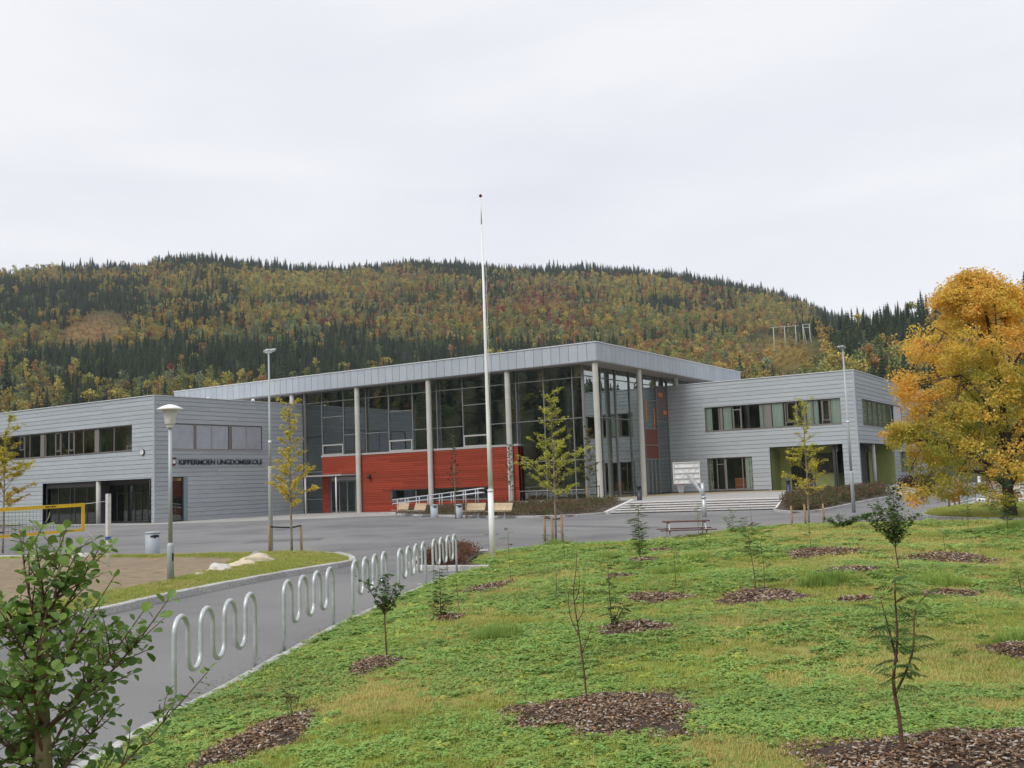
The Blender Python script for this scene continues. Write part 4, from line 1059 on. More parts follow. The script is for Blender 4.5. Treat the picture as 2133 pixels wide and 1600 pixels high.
# benches on the kerb: slatted seat and back
def bench():
    t = thing('slatted_bench', 'x', 'bench', (0, 0, 0), 0, 'pale slatted benches in front of the shrub bed')
    W = 1.75
    sl = MB().box(-W/2, W/2, -.034, .034, -.014, .014).mesh('seat_slat', M['wood_pale'])
    for i in range(6):
        o = link('seat_slat', sl, t); o.location = (0, -.22+.085*i, .44-.006*i); o.rotation_euler = (R(-4), 0, 0)
    for i in range(6):
        o = link('back_slat', sl, t); o.location = (0, .27+.022*i, .50+.073*i); o.rotation_euler = (R(72), 0, 0)
    for x in (-.55, .55):
        mb = MB(); mb.bar((x, 0, 0), (x, 0, .40), .06).bar((x, -.25, .405), (x, .24, .395), .05, .03).bar((x, .24, .40), (x, .41, .90), .04, .03).box(x-.09, x+.09, -.16, .16, 0, .015)
        mb.build('bench_leg', M['galv_pole'], t)
    return t
b0 = bench()
spots = [((-11.4, -8.7), 'slatted bench nearest the red wall entrance'), ((-8.3, -10.45), 'slatted bench second from the entrance, left of the bins'),
         ((-.9, -13.6), 'slatted bench just right of the two bins'), ((1.1, -14.5), 'slatted bench behind the flagpole, farthest right')]
spots = [((-11.3, -8.9), spots[0][1]), ((-8.4, -10.7), spots[1][1]), ((-2.0, -13.3), spots[2][1]), ((.65, -14.4), spots[3][1])]
for i, ((x, y), l) in enumerate(spots):
    t = b0 if i == 0 else copy_tree(b0)
    t.location = (x, y, 0); t.rotation_euler = (0, 0, R(-27 if i < 2 else -15)); t['label'] = 'pale '+l

# handrails of the ramp in the bed
def handrail(label, a, b, z0, z1, n, off):
    t = thing('ramp_handrail', label, 'handrail', (a[0], a[1], 0), 0, 'blue grey handrails of the ramp')
    A = Vector((0, 0, z0)); B = Vector((b[0]-a[0], b[1]-a[1], z1))
    for k in range(n):
        p = A.lerp(B, (k+.3)/(n-.4)); MB().tube([(p.x, p.y, p.z-.25), (p.x, p.y, p.z+.92)], .03, 8).build('rail_post', M['rail'], t)
    u = (B-A).normalized()
    for h in (.92, .62):
        e = B+u*.25+Vector((0, 0, h)); s = A-u*.15+Vector((0, 0, h))
        MB().tube([s-Vector((0, 0, .08)), s, e, e-Vector((0, 0, .08))], .036, 8).build('rail_bar', M['rail'], t)
handrail('front handrail of the ramp along the red wall', (-16.5, -3.1), (-7.6, -4.0), .15, .80, 8, 0)
handrail('rear handrail of the ramp, close to the strip window', (-17.0, -1.5), (-8.9, -2.4), .15, .80, 7, 0)
mb = MB(); mb.add([(-17.5, -3.2, -.02), (-17.5, -1.4, -.02), (-7.4, -2.3, -.02), (-7.4, -4.1, -.02), (-17.5, -3.2, .04), (-17.5, -1.4, .04), (-7.4, -2.3, .66), (-7.4, -4.1, .66)],
                 [(0, 1, 2, 3), (7, 6, 5, 4), (0, 4, 5, 1), (1, 5, 6, 2), (2, 6, 7, 3), (3, 7, 4, 0)])
o = mb.build('ramp', M['concrete']); o['kind'] = 'structure'

# bollards
for i, (x, y, z, h, l) in enumerate([(5.75, -5.7, TZ, .95, 'dark blue bollard lamp at the left top of the terrace steps'), (14.3, -2.2, TZ, 1.0, 'dark blue bollard lamp at the right top of the terrace steps'), (11.9, 12.0, TZ, .95, 'dark bollard lamp in front of the green entrance recess')]):
    t = thing('bollard_lamp', l, 'bollard', (x, y, z), 0, 'dark bollard lamps on the terrace')
    MB().lathe([(.17, 0), (.165, .02), (.16, h*.72)], 18).build('shaft', M['navy'], t)
    MB().lathe([(.12, h*.72), (.12, h*.86)], 16).build('lens', M['lamp_glass' if i == 9 else 'black'], t)
    MB().lathe([(.165, h*.86), (.165, h*.95), (.12, h)], 18).build('cap', M['navy'], t)

# picnic table (small, steel legs, red stained planks)
pt = thing('picnic_table', 'small picnic table with dark red planks and thin steel legs behind the grass', 'picnic table', (20.05, -32.45, 0), R(30.0))
S_ = .62/.75
for i in range(4): MB().box(-.76, .76, -.3+.155*i, -.3+.155*i+.14, .60, .635).build('table_plank', M['wood_red'], pt)
for y in (-.66, .52):
    for i in range(1): MB().box(-.92, .92, y, y+.2, .335, .365).build('seat_plank', M['wood_red'], pt)
for x in (-.6, .6):
    for s in (-1, 1):
        mb = MB(); mb.bar((x, s*.22, .60), (x, s*.62, .0), .03); mb.build('leg', M['galv'], pt)
    MB().bar((x, -.68, .32), (x, .68, .32), .03).bar((x, -.28, .585), (x, .28, .585), .03).build('cross_bar', M['wood_red'], pt)

# basketball hoop seen from behind
hp = thing('basketball_hoop', 'white basketball backboard seen from behind on a cranked steel post', 'basketball hoop', (14.05, -15.68, 0), 0)
fwd = Vector((-FW[0], -FW[1], 0)).normalized(); rgt = Vector((RIGHT[0], RIGHT[1], 0)).normalized()
def hl(r_, d, z): return tuple(rgt*r_ - fwd*d + Vector((0, 0, z)))
mb = MB(); mb.tube([hl(0, 0, -.1), hl(0, 0, 1.0)], .11, 14); mb.build('post', M['galv'], hp)
MB().tube([hl(-.02, 0, .98), hl(-.03, .02, 1.72)], .09, 14).build('upper_post', M['galv'], hp)
MB().bar(hl(-.02, .02, 1.15), hl(-.62, .75, 2.18), .11, .11).build('arm', M['galv'], hp)
MB().tube([hl(0, 0, .93), hl(-.01, .0, 1.05)], .125, 14).build('post_collar', M['galv'], hp)
bd = hl(-.66, .85, 2.27); bx = (rgt*1+fwd*.05).normalized(); W2, H2 = .69, .56
def bb(u, z, n): return tuple(Vector(bd)+bx*u+Vector((0, 0, z))-fwd*n)
mb = MB().add([bb(*p) for p in ((-W2, -H2, 0), (W2, -H2, 0), (W2, H2, 0), (-W2, H2, 0), (-W2, -H2, .03), (W2, -H2, .03), (W2, H2, .03), (-W2, H2, .03))], [(0, 1, 2, 3), (7, 6, 5, 4), (0, 4, 5, 1), (1, 5, 6, 2), (2, 6, 7, 3), (3, 7, 4, 0)])
mb.build('backboard', M['white'], hp)
mb = MB()
for z in (-.28, 0, .28): mb.bar(bb(-W2*.96, z, -.03), bb(W2*.96, z, -.03), .035, .05)
for u in (-W2+.02, W2-.02): mb.bar(bb(u, -H2, -.03), bb(u, H2, -.03), .035, .05)
for z in (-H2+.02, H2-.02): mb.bar(bb(-W2, z, -.03), bb(W2, z, -.03), .035, .05)
for (u0, z0_, u1, z1_) in ((-W2, .5, -.1, -.5), (W2, .5, .1, -.5), (-W2+.1, H2, W2-.1, -H2), (W2-.1, H2, -W2+.1, -H2)): mb.bar(bb(u0, z0_, -.02), bb(u1, z1_, -.02), .018, .02)
mb.build('brace', M['lamp_glass'], hp)
c = Vector(bb(-.28, -H2-.03, .32)); pts = [tuple(c+Vector((math.cos(a)*.2, math.sin(a)*.2, 0))) for a in np.linspace(0, 2*math.pi, 19)]
MB().tube(pts, .02, 6, caps=False).build('rim', M['rim'], hp)
mb = MB()
for k in range(12):
    for s in (1, -1):
        a0 = 2*math.pi*k/12; q = []
        for j in range(5):
            a = a0+s*j*.26; r_ = .2-.024*j; q.append(tuple(c+Vector((math.cos(a)*r_, math.sin(a)*r_, -.105*j))))
        mb.tube(q, .008, 3, caps=False)
mb.build('net', M['white'], hp)
MB().bar(bb(-.28, -H2+.06, .03), tuple(c+Vector((0, 0, 0))-fwd*-.2), .05).build('rim_bracket', M['rim'], hp)

# volleyball net
vb = thing('volleyball_net', 'yellow taped beach volleyball net on padded white post over the sand court', 'volleyball net', (7.15, -45.3, .08), 0)
e0 = Vector((.25, -.95, 1.90)); d = Vector((-.02, -1, -.01)).normalized(); NL = 8.5; Hn = .80
lw = Vector((0, 0, 1))
def npnt(s, h): return tuple(e0+d*s+lw*(h-.02*math.sin(math.pi*s/NL)))
def band(name, pts_, w):
    mb = MB(); x = Vector((1, 0, 0))*.012; vs = []
    for a, b in pts_: vs += [Vector(a)-x, Vector(a)+x, Vector(b)+x, Vector(b)-x]
    n = len(pts_); fs = []
    for i in range(n-1):
        for k in range(4): fs.append((4*i+k, 4*i+4+k, 4*i+4+(k+1) % 4, 4*i+(k+1) % 4))
    fs += [(0, 1, 2, 3), (4*n-1, 4*n-2, 4*n-3, 4*n-4)]
    mb.add(vs, fs); return mb.build(name, M['yellow'], vb)
band('top_tape', [(npnt(s, -.10), npnt(s, 0)) for s in np.linspace(0, NL, 12)], 0)
band('bottom_tape', [(npnt(s, -Hn), npnt(s, -Hn+.075)) for s in np.linspace(0, NL, 12)], 0)
for nm, s in (('side_tape', 0), ('side_tape', NL-.1)):
    band(nm, [(npnt(s+.0, -Hn+.075), npnt(s+.0, -.10)), (npnt(s+.1, -Hn+.075), npnt(s+.1, -.10))], 0)
mb = MB()
for s in np.arange(.15, NL-.1, .10): mb.bar(npnt(s, -Hn+.07), npnt(s, -.1), .005)
for h in np.arange(-Hn+.15, -.12, .10): mb.bar(npnt(.1, h), npnt(NL-.1, h), .005)
nt_ = mb.build('net_mesh', M['netcord'], vb); nt_['kind'] = 'stuff'
# small printed marks along the tape
mb = MB()
for s0 in (.9, 3.0, 5.0, 7.2):
    for k, wd in enumerate((.05, .05, .04, .06, .05)): mb.box(0, .0145, 0, wd, -.07, -.035+.006*(k % 2), 0, lambda x, y, z, s0=s0, k=k: tuple(Vector(npnt(s0+k*.065+y, z))+Vector((x, 0, 0))))
mb.build('tape_print', M['black'], vb)
MB().tube([(0, 0, -.1), (0, 0, 2.12)], .05, 12).build('post', M['white'], vb)
MB().box(-.055, .055, -.055, .055, .88, 2.14).build('post_pad', M['lamp_glass'], vb)
MB().box(-.066, -.056, -.05, .05, .80, 2.1).box(-.055, .055, -.055, .055, .78, .878).build('pad_back', M['blue'], vb)
MB().tube([tuple(e0+Vector((0, .0, -.03))), (.02, -.11, 1.92)], .008, 5).build('rope', M['white'], vb)
MB().tube([tuple(e0+Vector((0, .0, -Hn+.03))), (.02, -.05, .5)], .006, 5).build('lower_rope', M['white'], vb)
MB().tube([(7.2-7.15+.05, -10.6, -.1), (.05, -10.6, 2.12)], .05, 12).build('far_post', M['white'], vb)

# boulders by the sand court
def boulder(loc, s, m, label, seed):
    b = bmesh.new(); bmesh.ops.create_icosphere(b, subdivisions=3, radius=1)
    for v in b.verts:
        n = noise.noise(v.co*1.3+Vector((seed*7.1, 0, 0)))*.35+noise.noise(v.co*3+Vector((0, seed*3.3, 0)))*.10
        v.co *= 1+n
        v.co.z = max(v.co.z, -.35)
        v.co = Vector((v.co.x*s[0], v.co.y*s[1], v.co.z*s[2]))
    me = bpy.data.meshes.new('boulder'); b.to_mesh(me); b.free(); me.materials.append(M[m])
    for p in me.polygons: p.use_smooth = True
    o = link('boulder', me); o.location = loc; o.rotation_euler = (0, 0, seed); tag(o, label, 'boulder', 'boulders at the edge of the sand court')
boulder((11.75, -43.75, .18), (.46, .26, .19), 'stone_cream', 'cream coloured boulder, largest and farthest right of the group', 1.0)
boulder((11.0, -43.1, .2), (.34, .24, .17), 'stone_grey', 'grey boulder half hidden behind the cream one', 2.1)
boulder((12.05, -44.45, .12), (.4, .24, .13), 'stone_cream', 'small low cream boulder in the middle of the group', 3.2)
boulder((12.1, -45.0, .12), (.3, .2, .10), 'stone_cream', 'smallest cream stone next to the long white boulder', 4.2)
boulder((12.6, -45.85, .12), (.55, .3, .17), 'stone_pale', 'long white boulder facing the lamp post', 2.6)
boulder((13.0, -46.85, .08), (.36, .2, .08), 'stone_pale', 'flat white stone nearest the path', 5.5)
boulder((.7, -42.9, .1), (.42, .28, .14), 'stone_pale', 'white boulder on the far edge of the sand, nearer the net', 6.1)
boulder((1.9, -42.6, .1), (.5, .26, .12), 'stone_pale', 'white boulder on the far edge of the sand, nearer the litter bin', 7.4)

# power line frames on the hill
def hz(x, y): return float(terrain(np.array([x]), np.array([y]))[0])
def polar(az, r): return O2[0]+r*math.cos(R(az)), O2[1]+r*math.sin(R(az))
def pylon(label, azs, r, h, legs, double):
    x0, y0 = polar(np.mean(azs), r); t = thing('power_pylon', label, 'power pylon', (x0, y0, 0), 0, 'pale timber power line frames on the hill')
    pts = [polar(a, r) for a in np.linspace(azs[0], azs[1], legs)]
    zt = max(hz(*p) for p in pts)+h
    for (x, y) in pts: MB().tube([(x-x0, y-y0, hz(x, y)-1), (x-x0, y-y0, zt)], .22, 8).build('pole', M['pylon'], t)
    a, b = Vector((pts[0][0]-x0, pts[0][1]-y0, zt)), Vector((pts[-1][0]-x0, pts[-1][1]-y0, zt)); e = (b-a)*.14
    MB().bar(a-e, b+e, .3, .3).build('cross_arm', M['pylon'], t)
    if double:
        dz = Vector((0, 0, h*.16)); MB().bar(a-e-dz, b+e-dz, .3).build('cross_arm', M['pylon'], t)
        m = (a+b)/2; MB().bar(a, m+(b-a)*-.1-Vector((0, 0, h)), .2).bar(b, b+(b-a)*.15-Vector((0, 0, h)), .2).build('brace', M['pylon'], t)
pylon('power line frame with three poles on the clearing of the hill', (107.35, 106.15), 500, 10.5, 3, False)
pylon('narrow braced power line frame with two poles, right of the three pole one', (105.75, 105.4), 492, 9.3, 2, True)

# right hand yard behind the maple
yb = thing('yard_bench', 'low dark bench in the gravel yard behind the maple trunk', 'bench', (24.9, 4.3, 0), R(20))
MB().box(-1.1, 1.1, -.25, .25, .42, .47).build('seat', M['wood_red'], yb)
for x in (-.8, .8): MB().box(x-.06, x+.06, -.2, .2, 0, .42).build('leg', M['galv_pole'], yb)
yp = thing('yard_post', 'short white post standing in the gravel yard by the low bench', 'post', (24.55, 2.6, 0))
MB().tube([(0, 0, 0), (0, 0, 1.45)], .09, 12).build('shaft', M['galv'], yp); MB().lathe([(.3, 0), (.3, .05), (.1, .12)], 16).build('foot', M['white'], yp)
yw = thing('stone_wall', 'low pale stone wall at the far right behind the maple', 'wall', (29.5, -4.5, 0), R(-25))
for r_ in range(3):
    for k in range(7):
        MB().box(-2.8+k*.8+(.4 if r_ % 2 else 0)+.012, -2.8+k*.8+.788+(.4 if r_ % 2 else 0), -.2+random.uniform(-.015, .015), .2, r_*.36+.008, r_*.36+.35).build('stone', M['stone_pale'], yw)
# litter on the asphalt and lawn edge
for i, (x, y, l) in enumerate([(23.55, -52.9, 'thin white stick lying at the lawn edging by the racks'), (20.2, -46.6, 'small white scrap on the asphalt under the racks')]):
    t = MB().box(-.16 if i == 0 else -.05, .16 if i == 0 else .05, -.008, .008, 0, .01).build('litter', M['white']); t.location = (x-.45, y, .008); t.rotation_euler = (0, 0, R(15)); tag(t, l, 'litter')
# ------------------------------------------------------------------ vegetation
YG = (.34, .31, .022); YO = (.52, .33, .03); GR = (.10, .17, .022); OR_ = (.55, .24, .03)
M['leaf'] = leaf_mat('leaf', trans=.35, rnd=0)
M['leaf_gloss'] = leaf_mat('alder leaf', trans=.28, rnd=0, rough=.45)
M['leaf_maple'] = leaf_mat('maple leaf', trans=.5, rnd=0)
def stem(mb, pts, r0, r1, n=6, wob=.0, mi=0):
    q = [Vector(p) for p in pts]; m = len(q)
    mb.tube(q, [r0+(r1-r0)*i/(m-1) for i in range(m)], n, mi)
def curve(a, b, k=5, sag=0., wob=.02, rg=random):
    a, b = Vector(a), Vector(b); L_ = (b-a).length; out = []
    w = Vector((rg.uniform(-1, 1), rg.uniform(-1, 1), rg.uniform(-.5, .5)))*wob*L_
    for i in range(k+1):
        t = i/k; out.append(a.lerp(b, t)+w*math.sin(math.pi*t)+Vector((0, 0, -sag*L_*4*t*(1-t))))
    return out

def young_tree(name, label, loc, h, seed, spread=1.25, first=.30, nb=26, ga=YG, gb=YO, low_orange=False, green=None, dens=1., group='young planted trees in front of the school', trunk_r=.045, leafs=.075, stakes=(), strap=True, sl=''):
    rg = random.Random(seed); r2 = np.random.default_rng(seed)
    t = thing(name, label, 'tree', loc, 0, group)
    mb = MB(); top = Vector((rg.uniform(-.08, .08), rg.uniform(-.08, .08), h))
    tr = curve((0, 0, -.1), top, 9, 0, .008, rg); stem(mb, tr, trunk_r, .010, 8)
    pos = []; ax = []; nr = []
    br = []
    for k in range(nb):
        f = first+(1-first)*(k+rg.random()*.6)/nb; b0 = Vector(tr[0]).lerp(tr[-1], f)
        i = min(8, int(f*9)); b0 = tr[i].lerp(tr[i+1], f*9-i)
        az = k*2.4+rg.uniform(-.5, .5); shape = (math.sin(min(1, (f-first)/(1-first)*1.25+.35)*math.pi*.86))
        ln = spread*max(.22, shape)*rg.uniform(.75, 1.1)*(h/5)
        upk = .35+.75*f
        end = b0+Vector((math.cos(az)*ln, math.sin(az)*ln, ln*upk*rg.uniform(.6, 1.1)))
        c = curve(b0, end, 5, -.05, .07, rg); stem(mb, c, .018*(1-f)+.006, .003, 5); br.append((c, ln))
        for q in range(int(2+3*ln)):
            tt = rg.uniform(.35, .95); p0 = c[int(tt*5)]; e2 = p0+Vector((rg.uniform(-1, 1), rg.uniform(-1, 1), rg.uniform(-.1, .6)))*ln*.28
            stem(mb, [p0, e2], .005, .002, 4); br.append(([p0, p0.lerp(e2, .5), e2], ln*.35))
    br.append((tr[6:], .8))
    for c, ln in br:
        n = max(3, int(ln*21*dens))
        for q in range(n):
            tt = (.25 if ln > .5 else 0)+rg.random()**.75*(.78 if ln > .5 else 1); s = tt*(len(c)-1); i = min(len(c)-2, int(s)); p = c[i].lerp(c[i+1], s-i)
            kk = rg.randint(2, 5)
            for _ in range(kk):
                pos.append(p+Vector((rg.gauss(0, .035), rg.gauss(0, .035), rg.gauss(-.01, .03)))); a = rg.uniform(0, 6.28)
                ax.append((math.cos(a), math.sin(a), rg.uniform(-.6, .2))); nr.append((rg.gauss(0, .35), rg.gauss(0, .35), 1))
    pos = np.array(pos); n = len(pos)
    zz = (pos[:, 2]/h-first)/(1-first); u = r2.random(n)
    mixv = np.clip((1-zz)*.9-.15 if low_orange else .5+.0*zz, 0, 1)*.8+u*.35-.1
    col = hmix(ga, gb, np.clip(mixv, 0, 1))
    if green is not None: col = hmix(col, green, np.clip(r2.normal(.35, .25, n), 0, 1))
    col = col*r2.uniform(.75, 1.15, (n, 1))
    V, F, C = leaves_geo('fold', pos, ax, nr, r2.uniform(.75, 1.2, n)*leafs, col)
    mb.build('trunk', M['bark_grey'], t)
    link('crown', np_mesh('crown', V, F, M['leaf'], col=C), t)
    if stakes:
        s = thing('tree_stakes', 'round wooden stakes by '+sl, 'tree stake', loc, 0, 'wooden stakes supporting the young trees')
        for (x, y, hh) in stakes: MB().tube([(x, y, -.2), (x+rg.uniform(-.02, .02), y, hh)], .042, 9).build('stake', M['stake'], s)
        if strap:
            x0, y0, hh = stakes[0]; z = hh-.08
            for (x, y, h2) in stakes[:1 if len(stakes) < 2 else 2]: MB().bar((x, y, z), (0, 0, z-.05), .012, .05).build('strap', M['black'], s)
    return t
young_tree('young_tree', 'young tree with yellow leaves beside the left floodlight mast', (9.32, -39.98, .08), 4.85, 3, spread=1.0, ga=(.66, .60, .07), gb=(.80, .58, .07), low_orange=True, nb=34, dens=1.1, leafs=.080, stakes=[(-.55, -.45, .95), (.1, .35, .85)], sl='the yellow tree at the left mast')
young_tree('young_tree', 'young tree with green yellow leaves standing right of the flagpole', (15.8, -33.85, 0), 4.95, 11, spread=1.35, ga=(.56, .58, .10), gb=(.76, .66, .10), nb=30, dens=.95, leafs=.080, green=(.40, .46, .09), stakes=[(-.68, .42, .92), (.50, -.42, .98), (.02, -.25, .9)], sl='the green yellow tree right of the flagpole')
young_tree('young_tree', 'young tree with sparse yellow green leaves in front of the green recess', (21.75, -24.1, 0), 4.9, 5, spread=1.15, first=.22, ga=(.56, .56, .08), gb=(.78, .60, .07), low_orange=True, nb=28, dens=.9, leafs=.080, stakes=[(-.55, -.4, .78), (.05, -.6, .85), (.7, -.4, .85)], strap=False, sl='the tree in front of the green recess')
young_tree('young_tree', 'young tree at the left frame edge behind the volleyball net', (-6.3, -40.6, .05), 5.0, 8, spread=1.75, first=.35, ga=(.52, .50, .07), gb=(.75, .48, .07), low_orange=True, nb=28, dens=.95, leafs=.10, stakes=[(.2, -.6, .9)], sl='the tree at the left frame edge')
young_tree('young_tree', 'thin sparsely leaved tree in front of the second column of the hall', (-2.9, -16.4+2.6, .12), 5.0, 21, spread=.55, first=.3, nb=26, dens=.45, ga=(.06, .07, .02), gb=(.12, .09, .03), leafs=.08, trunk_r=.04, stakes=[(.5, .4, .8)], sl='the tree before the second column')
young_tree('young_tree', 'slim dull green tree against the red wall beside the third column', (-5.8, -2.9, .45), 4.4, 22, spread=.62, first=.3, nb=26, dens=.8, ga=(.08, .11, .035), gb=(.15, .13, .04), leafs=.08, trunk_r=.035, stakes=[(.0, .3, 1.2)], sl='the slim tree by the third column')
young_tree('young_tree', 'slim green tree on the bed in front of the glass corner', (1.4, -4.3, .5), 5.0, 23, spread=.85, first=.25, nb=26, dens=.9, ga=(.10, .17, .03), gb=(.26, .16, .03), leafs=.09, trunk_r=.035, stakes=[(-.3, .2, 1.2), (.6, .3, 1.2)], sl='the slim tree at the glass corner')
for i, (x, y) in enumerate([(24.9, -11.0), (24.8, -8.7), (24.75, -6.9)]):
    t = thing('garden_stake', ['wooden stake on the curved lawn edge, nearest the camera', 'middle wooden stake on the curved lawn edge', 'wooden stake on the curved lawn edge, farthest away'][i], 'stake', (x, y, .1), 0, 'stakes on the lawn under the maple')
    MB().tube([(0, 0, -.1), (.02, 0, 1.45)], .05, 8).build('stake', M['stake'], t)
    if i == 1: MB().bar((0, 0, 1.3), (-.06, 1.8, 1.55), .02, .06).build('strap', M['black'], t)

# ---- big maple
def maple():
    rg = random.Random(4); r2 = np.random.default_rng(4)
    t = thing('maple_tree', 'large broad maple with orange and green leaves at the right frame edge', 'tree', (28.66, -20.94, 0))
    mb = MB()
    stem(mb, [(0, 0, -.2), (-.02, 0, .5), (-.05, .02, 1.1), (-.03, .0, 1.9), (.05, .05, 3.2), (0, 0, 5.5), (-.3, 0, 8.2)], .27, .05, 14)
    R3 = Vector(RIGHT.tolist()); R3.z = 0; R3.normalize(); D3 = Vector((-R3.y, R3.x, 0))
    def P(a, b, z): return R3*a+D3*b+Vector((0, 0, z))
    prof = np.array([(.7, 2.3), (1.5, 3.1), (2.5, 3.5), (3.3, 3.6), (4.5, 3.25), (5.7, 3.2), (6.8, 3.0), (7.7, 2.4), (8.5, 1.8), (9.2, .9), (9.6, .25)])
    shift = lambda z: -.85*smooth((z-5)/5)
    rad = lambda z: np.interp(z, prof[:, 0], prof[:, 1])
    limbs = []
    for k in range(16):
        z0_ = 1.1+k*.38; az = k*2.4+.4; zt = min(9.3, z0_+1.2+rg.uniform(.4, 2.)); rr = float(rad(zt))*.78
        b0 = Vector((0, 0, z0_)); e = P(math.cos(az)*rr+float(shift(zt)), math.sin(az)*rr, zt)
        c = curve(b0, e, 7, -.10, .06, rg); stem(mb, c, .10*(1-k*.045), .014, 8); limbs.append(c)
    c = curve((-.03, 0, 1.3), P(-2.0, -.3, 1.9), 6, -.12, .03, rg); stem(mb, c, .15, .03, 9)
    # leaf clumps filling the crown's shell
    C = []; N_ = 680
    while len(C) < N_:
        z = rg.uniform(.75, 9.6); a = rg.uniform(0, 2*math.pi); rr = float(rad(z))*(1-.62*rg.random()**2.0)*(1+.10*math.sin(3*a+z)+.08*math.sin(7*a-2*z))
        x = math.cos(a)*rr+float(shift(z)); y = math.sin(a)*rr
        if z < 2.1 and math.hypot(x, y) < 2.0: continue
        if noise.noise(Vector((x*.55, y*.55, z*.6)))+rg.uniform(-.25, .25) < -.17: continue
        C.append((x, y, z))
    C += [(-3.9, .0, 1.05), (-3.75, -.3, .8), (-3.6, -.6, 1.3), (-3.3, .1, 1.15), (-3.4, .2, .95), (-3.85, .4, 1.35)]+[(-3.7-rg.uniform(0, .75), rg.uniform(-.5, .5), 3.0+rg.uniform(0, .8)) for _ in range(16)]+[(-3.5-rg.uniform(0, .4), rg.uniform(-.5, .5), 5.0+rg.uniform(0, .7)) for _ in range(9)]
    C = np.array(C); pos = []; col = []; nr = []
    for (x, y, z) in C:
        n = rg.randint(110, 165); s = rg.uniform(.22, .58)
        d = r2.normal(size=(n, 3)); d = d/np.linalg.norm(d, axis=1, keepdims=True)*(r2.random((n, 1))**.45)*s*np.array([1.1, 1.1, .72])
        p = d+(x, y, z); pos.append(p)
        outer = math.hypot(x-float(shift(z)), y)/max(.5, float(rad(z)))
        g = noise.noise(Vector((x*.33+5, y*.33, z*.30)))*1.5+noise.noise(Vector((x*1.1, y*1.1, z*1.1)))*.55
        w = .02+1.25*smooth((z-3.6)/4.5)+1.15*smooth((outer-.62)/.38)*.55+g-.75*smooth((.62-outer)/.5)
        if x < -3.2: w += .18
        w = max(0, min(1, float(w)+rg.uniform(-.2, .2)))
        gcol = hmix((.27, .31, .06), (.52, .50, .09), rg.random()); ocol = hmix((.86, .66, .13), (.93, .52, .13), min(1, max(0, rg.gauss(.42, .3))))
        cc = hmix(gcol, ocol, np.clip(w+r2.normal(0, .16, n), 0, 1))*r2.uniform(.75, 1.2, (n, 1)); col.append(cc)
        nr.append(d/np.linalg.norm(d, axis=1, keepdims=True)*.9+r2.normal(0, .5, (n, 3))+(0, 0, .5))
    pos = np.vstack(pos); col = np.vstack(col); nr = np.vstack(nr)
    W = pos[:, :1]*np.array(R3)+pos[:, 1:2]*np.array(D3)+pos[:, 2:]*np.array([0, 0, 1])
    ax = r2.normal(size=W.shape); ax[:, 2] -= .6
    V, F, CC = leaves_geo('quad', W, ax, nr, r2.uniform(.062, .115, len(W)), col)
    for _ in range(230):
        i = rg.randrange(len(C)); x, y, z = C[i]; e = P(x, y, z); l = min(limbs, key=lambda c: (c[4]-e).length); b0 = min(l[2:], key=lambda q: (q-e).length)
        if (e-b0).length < 3.2: stem(mb, curve(b0, e, 3, 0, .06, rg), .022, .005, 4)
    mb.build('trunk', M['bark_dark'], t)
    link('crown', np_mesh('crown', V, F, M['leaf_maple'], col=CC), t)
maple()

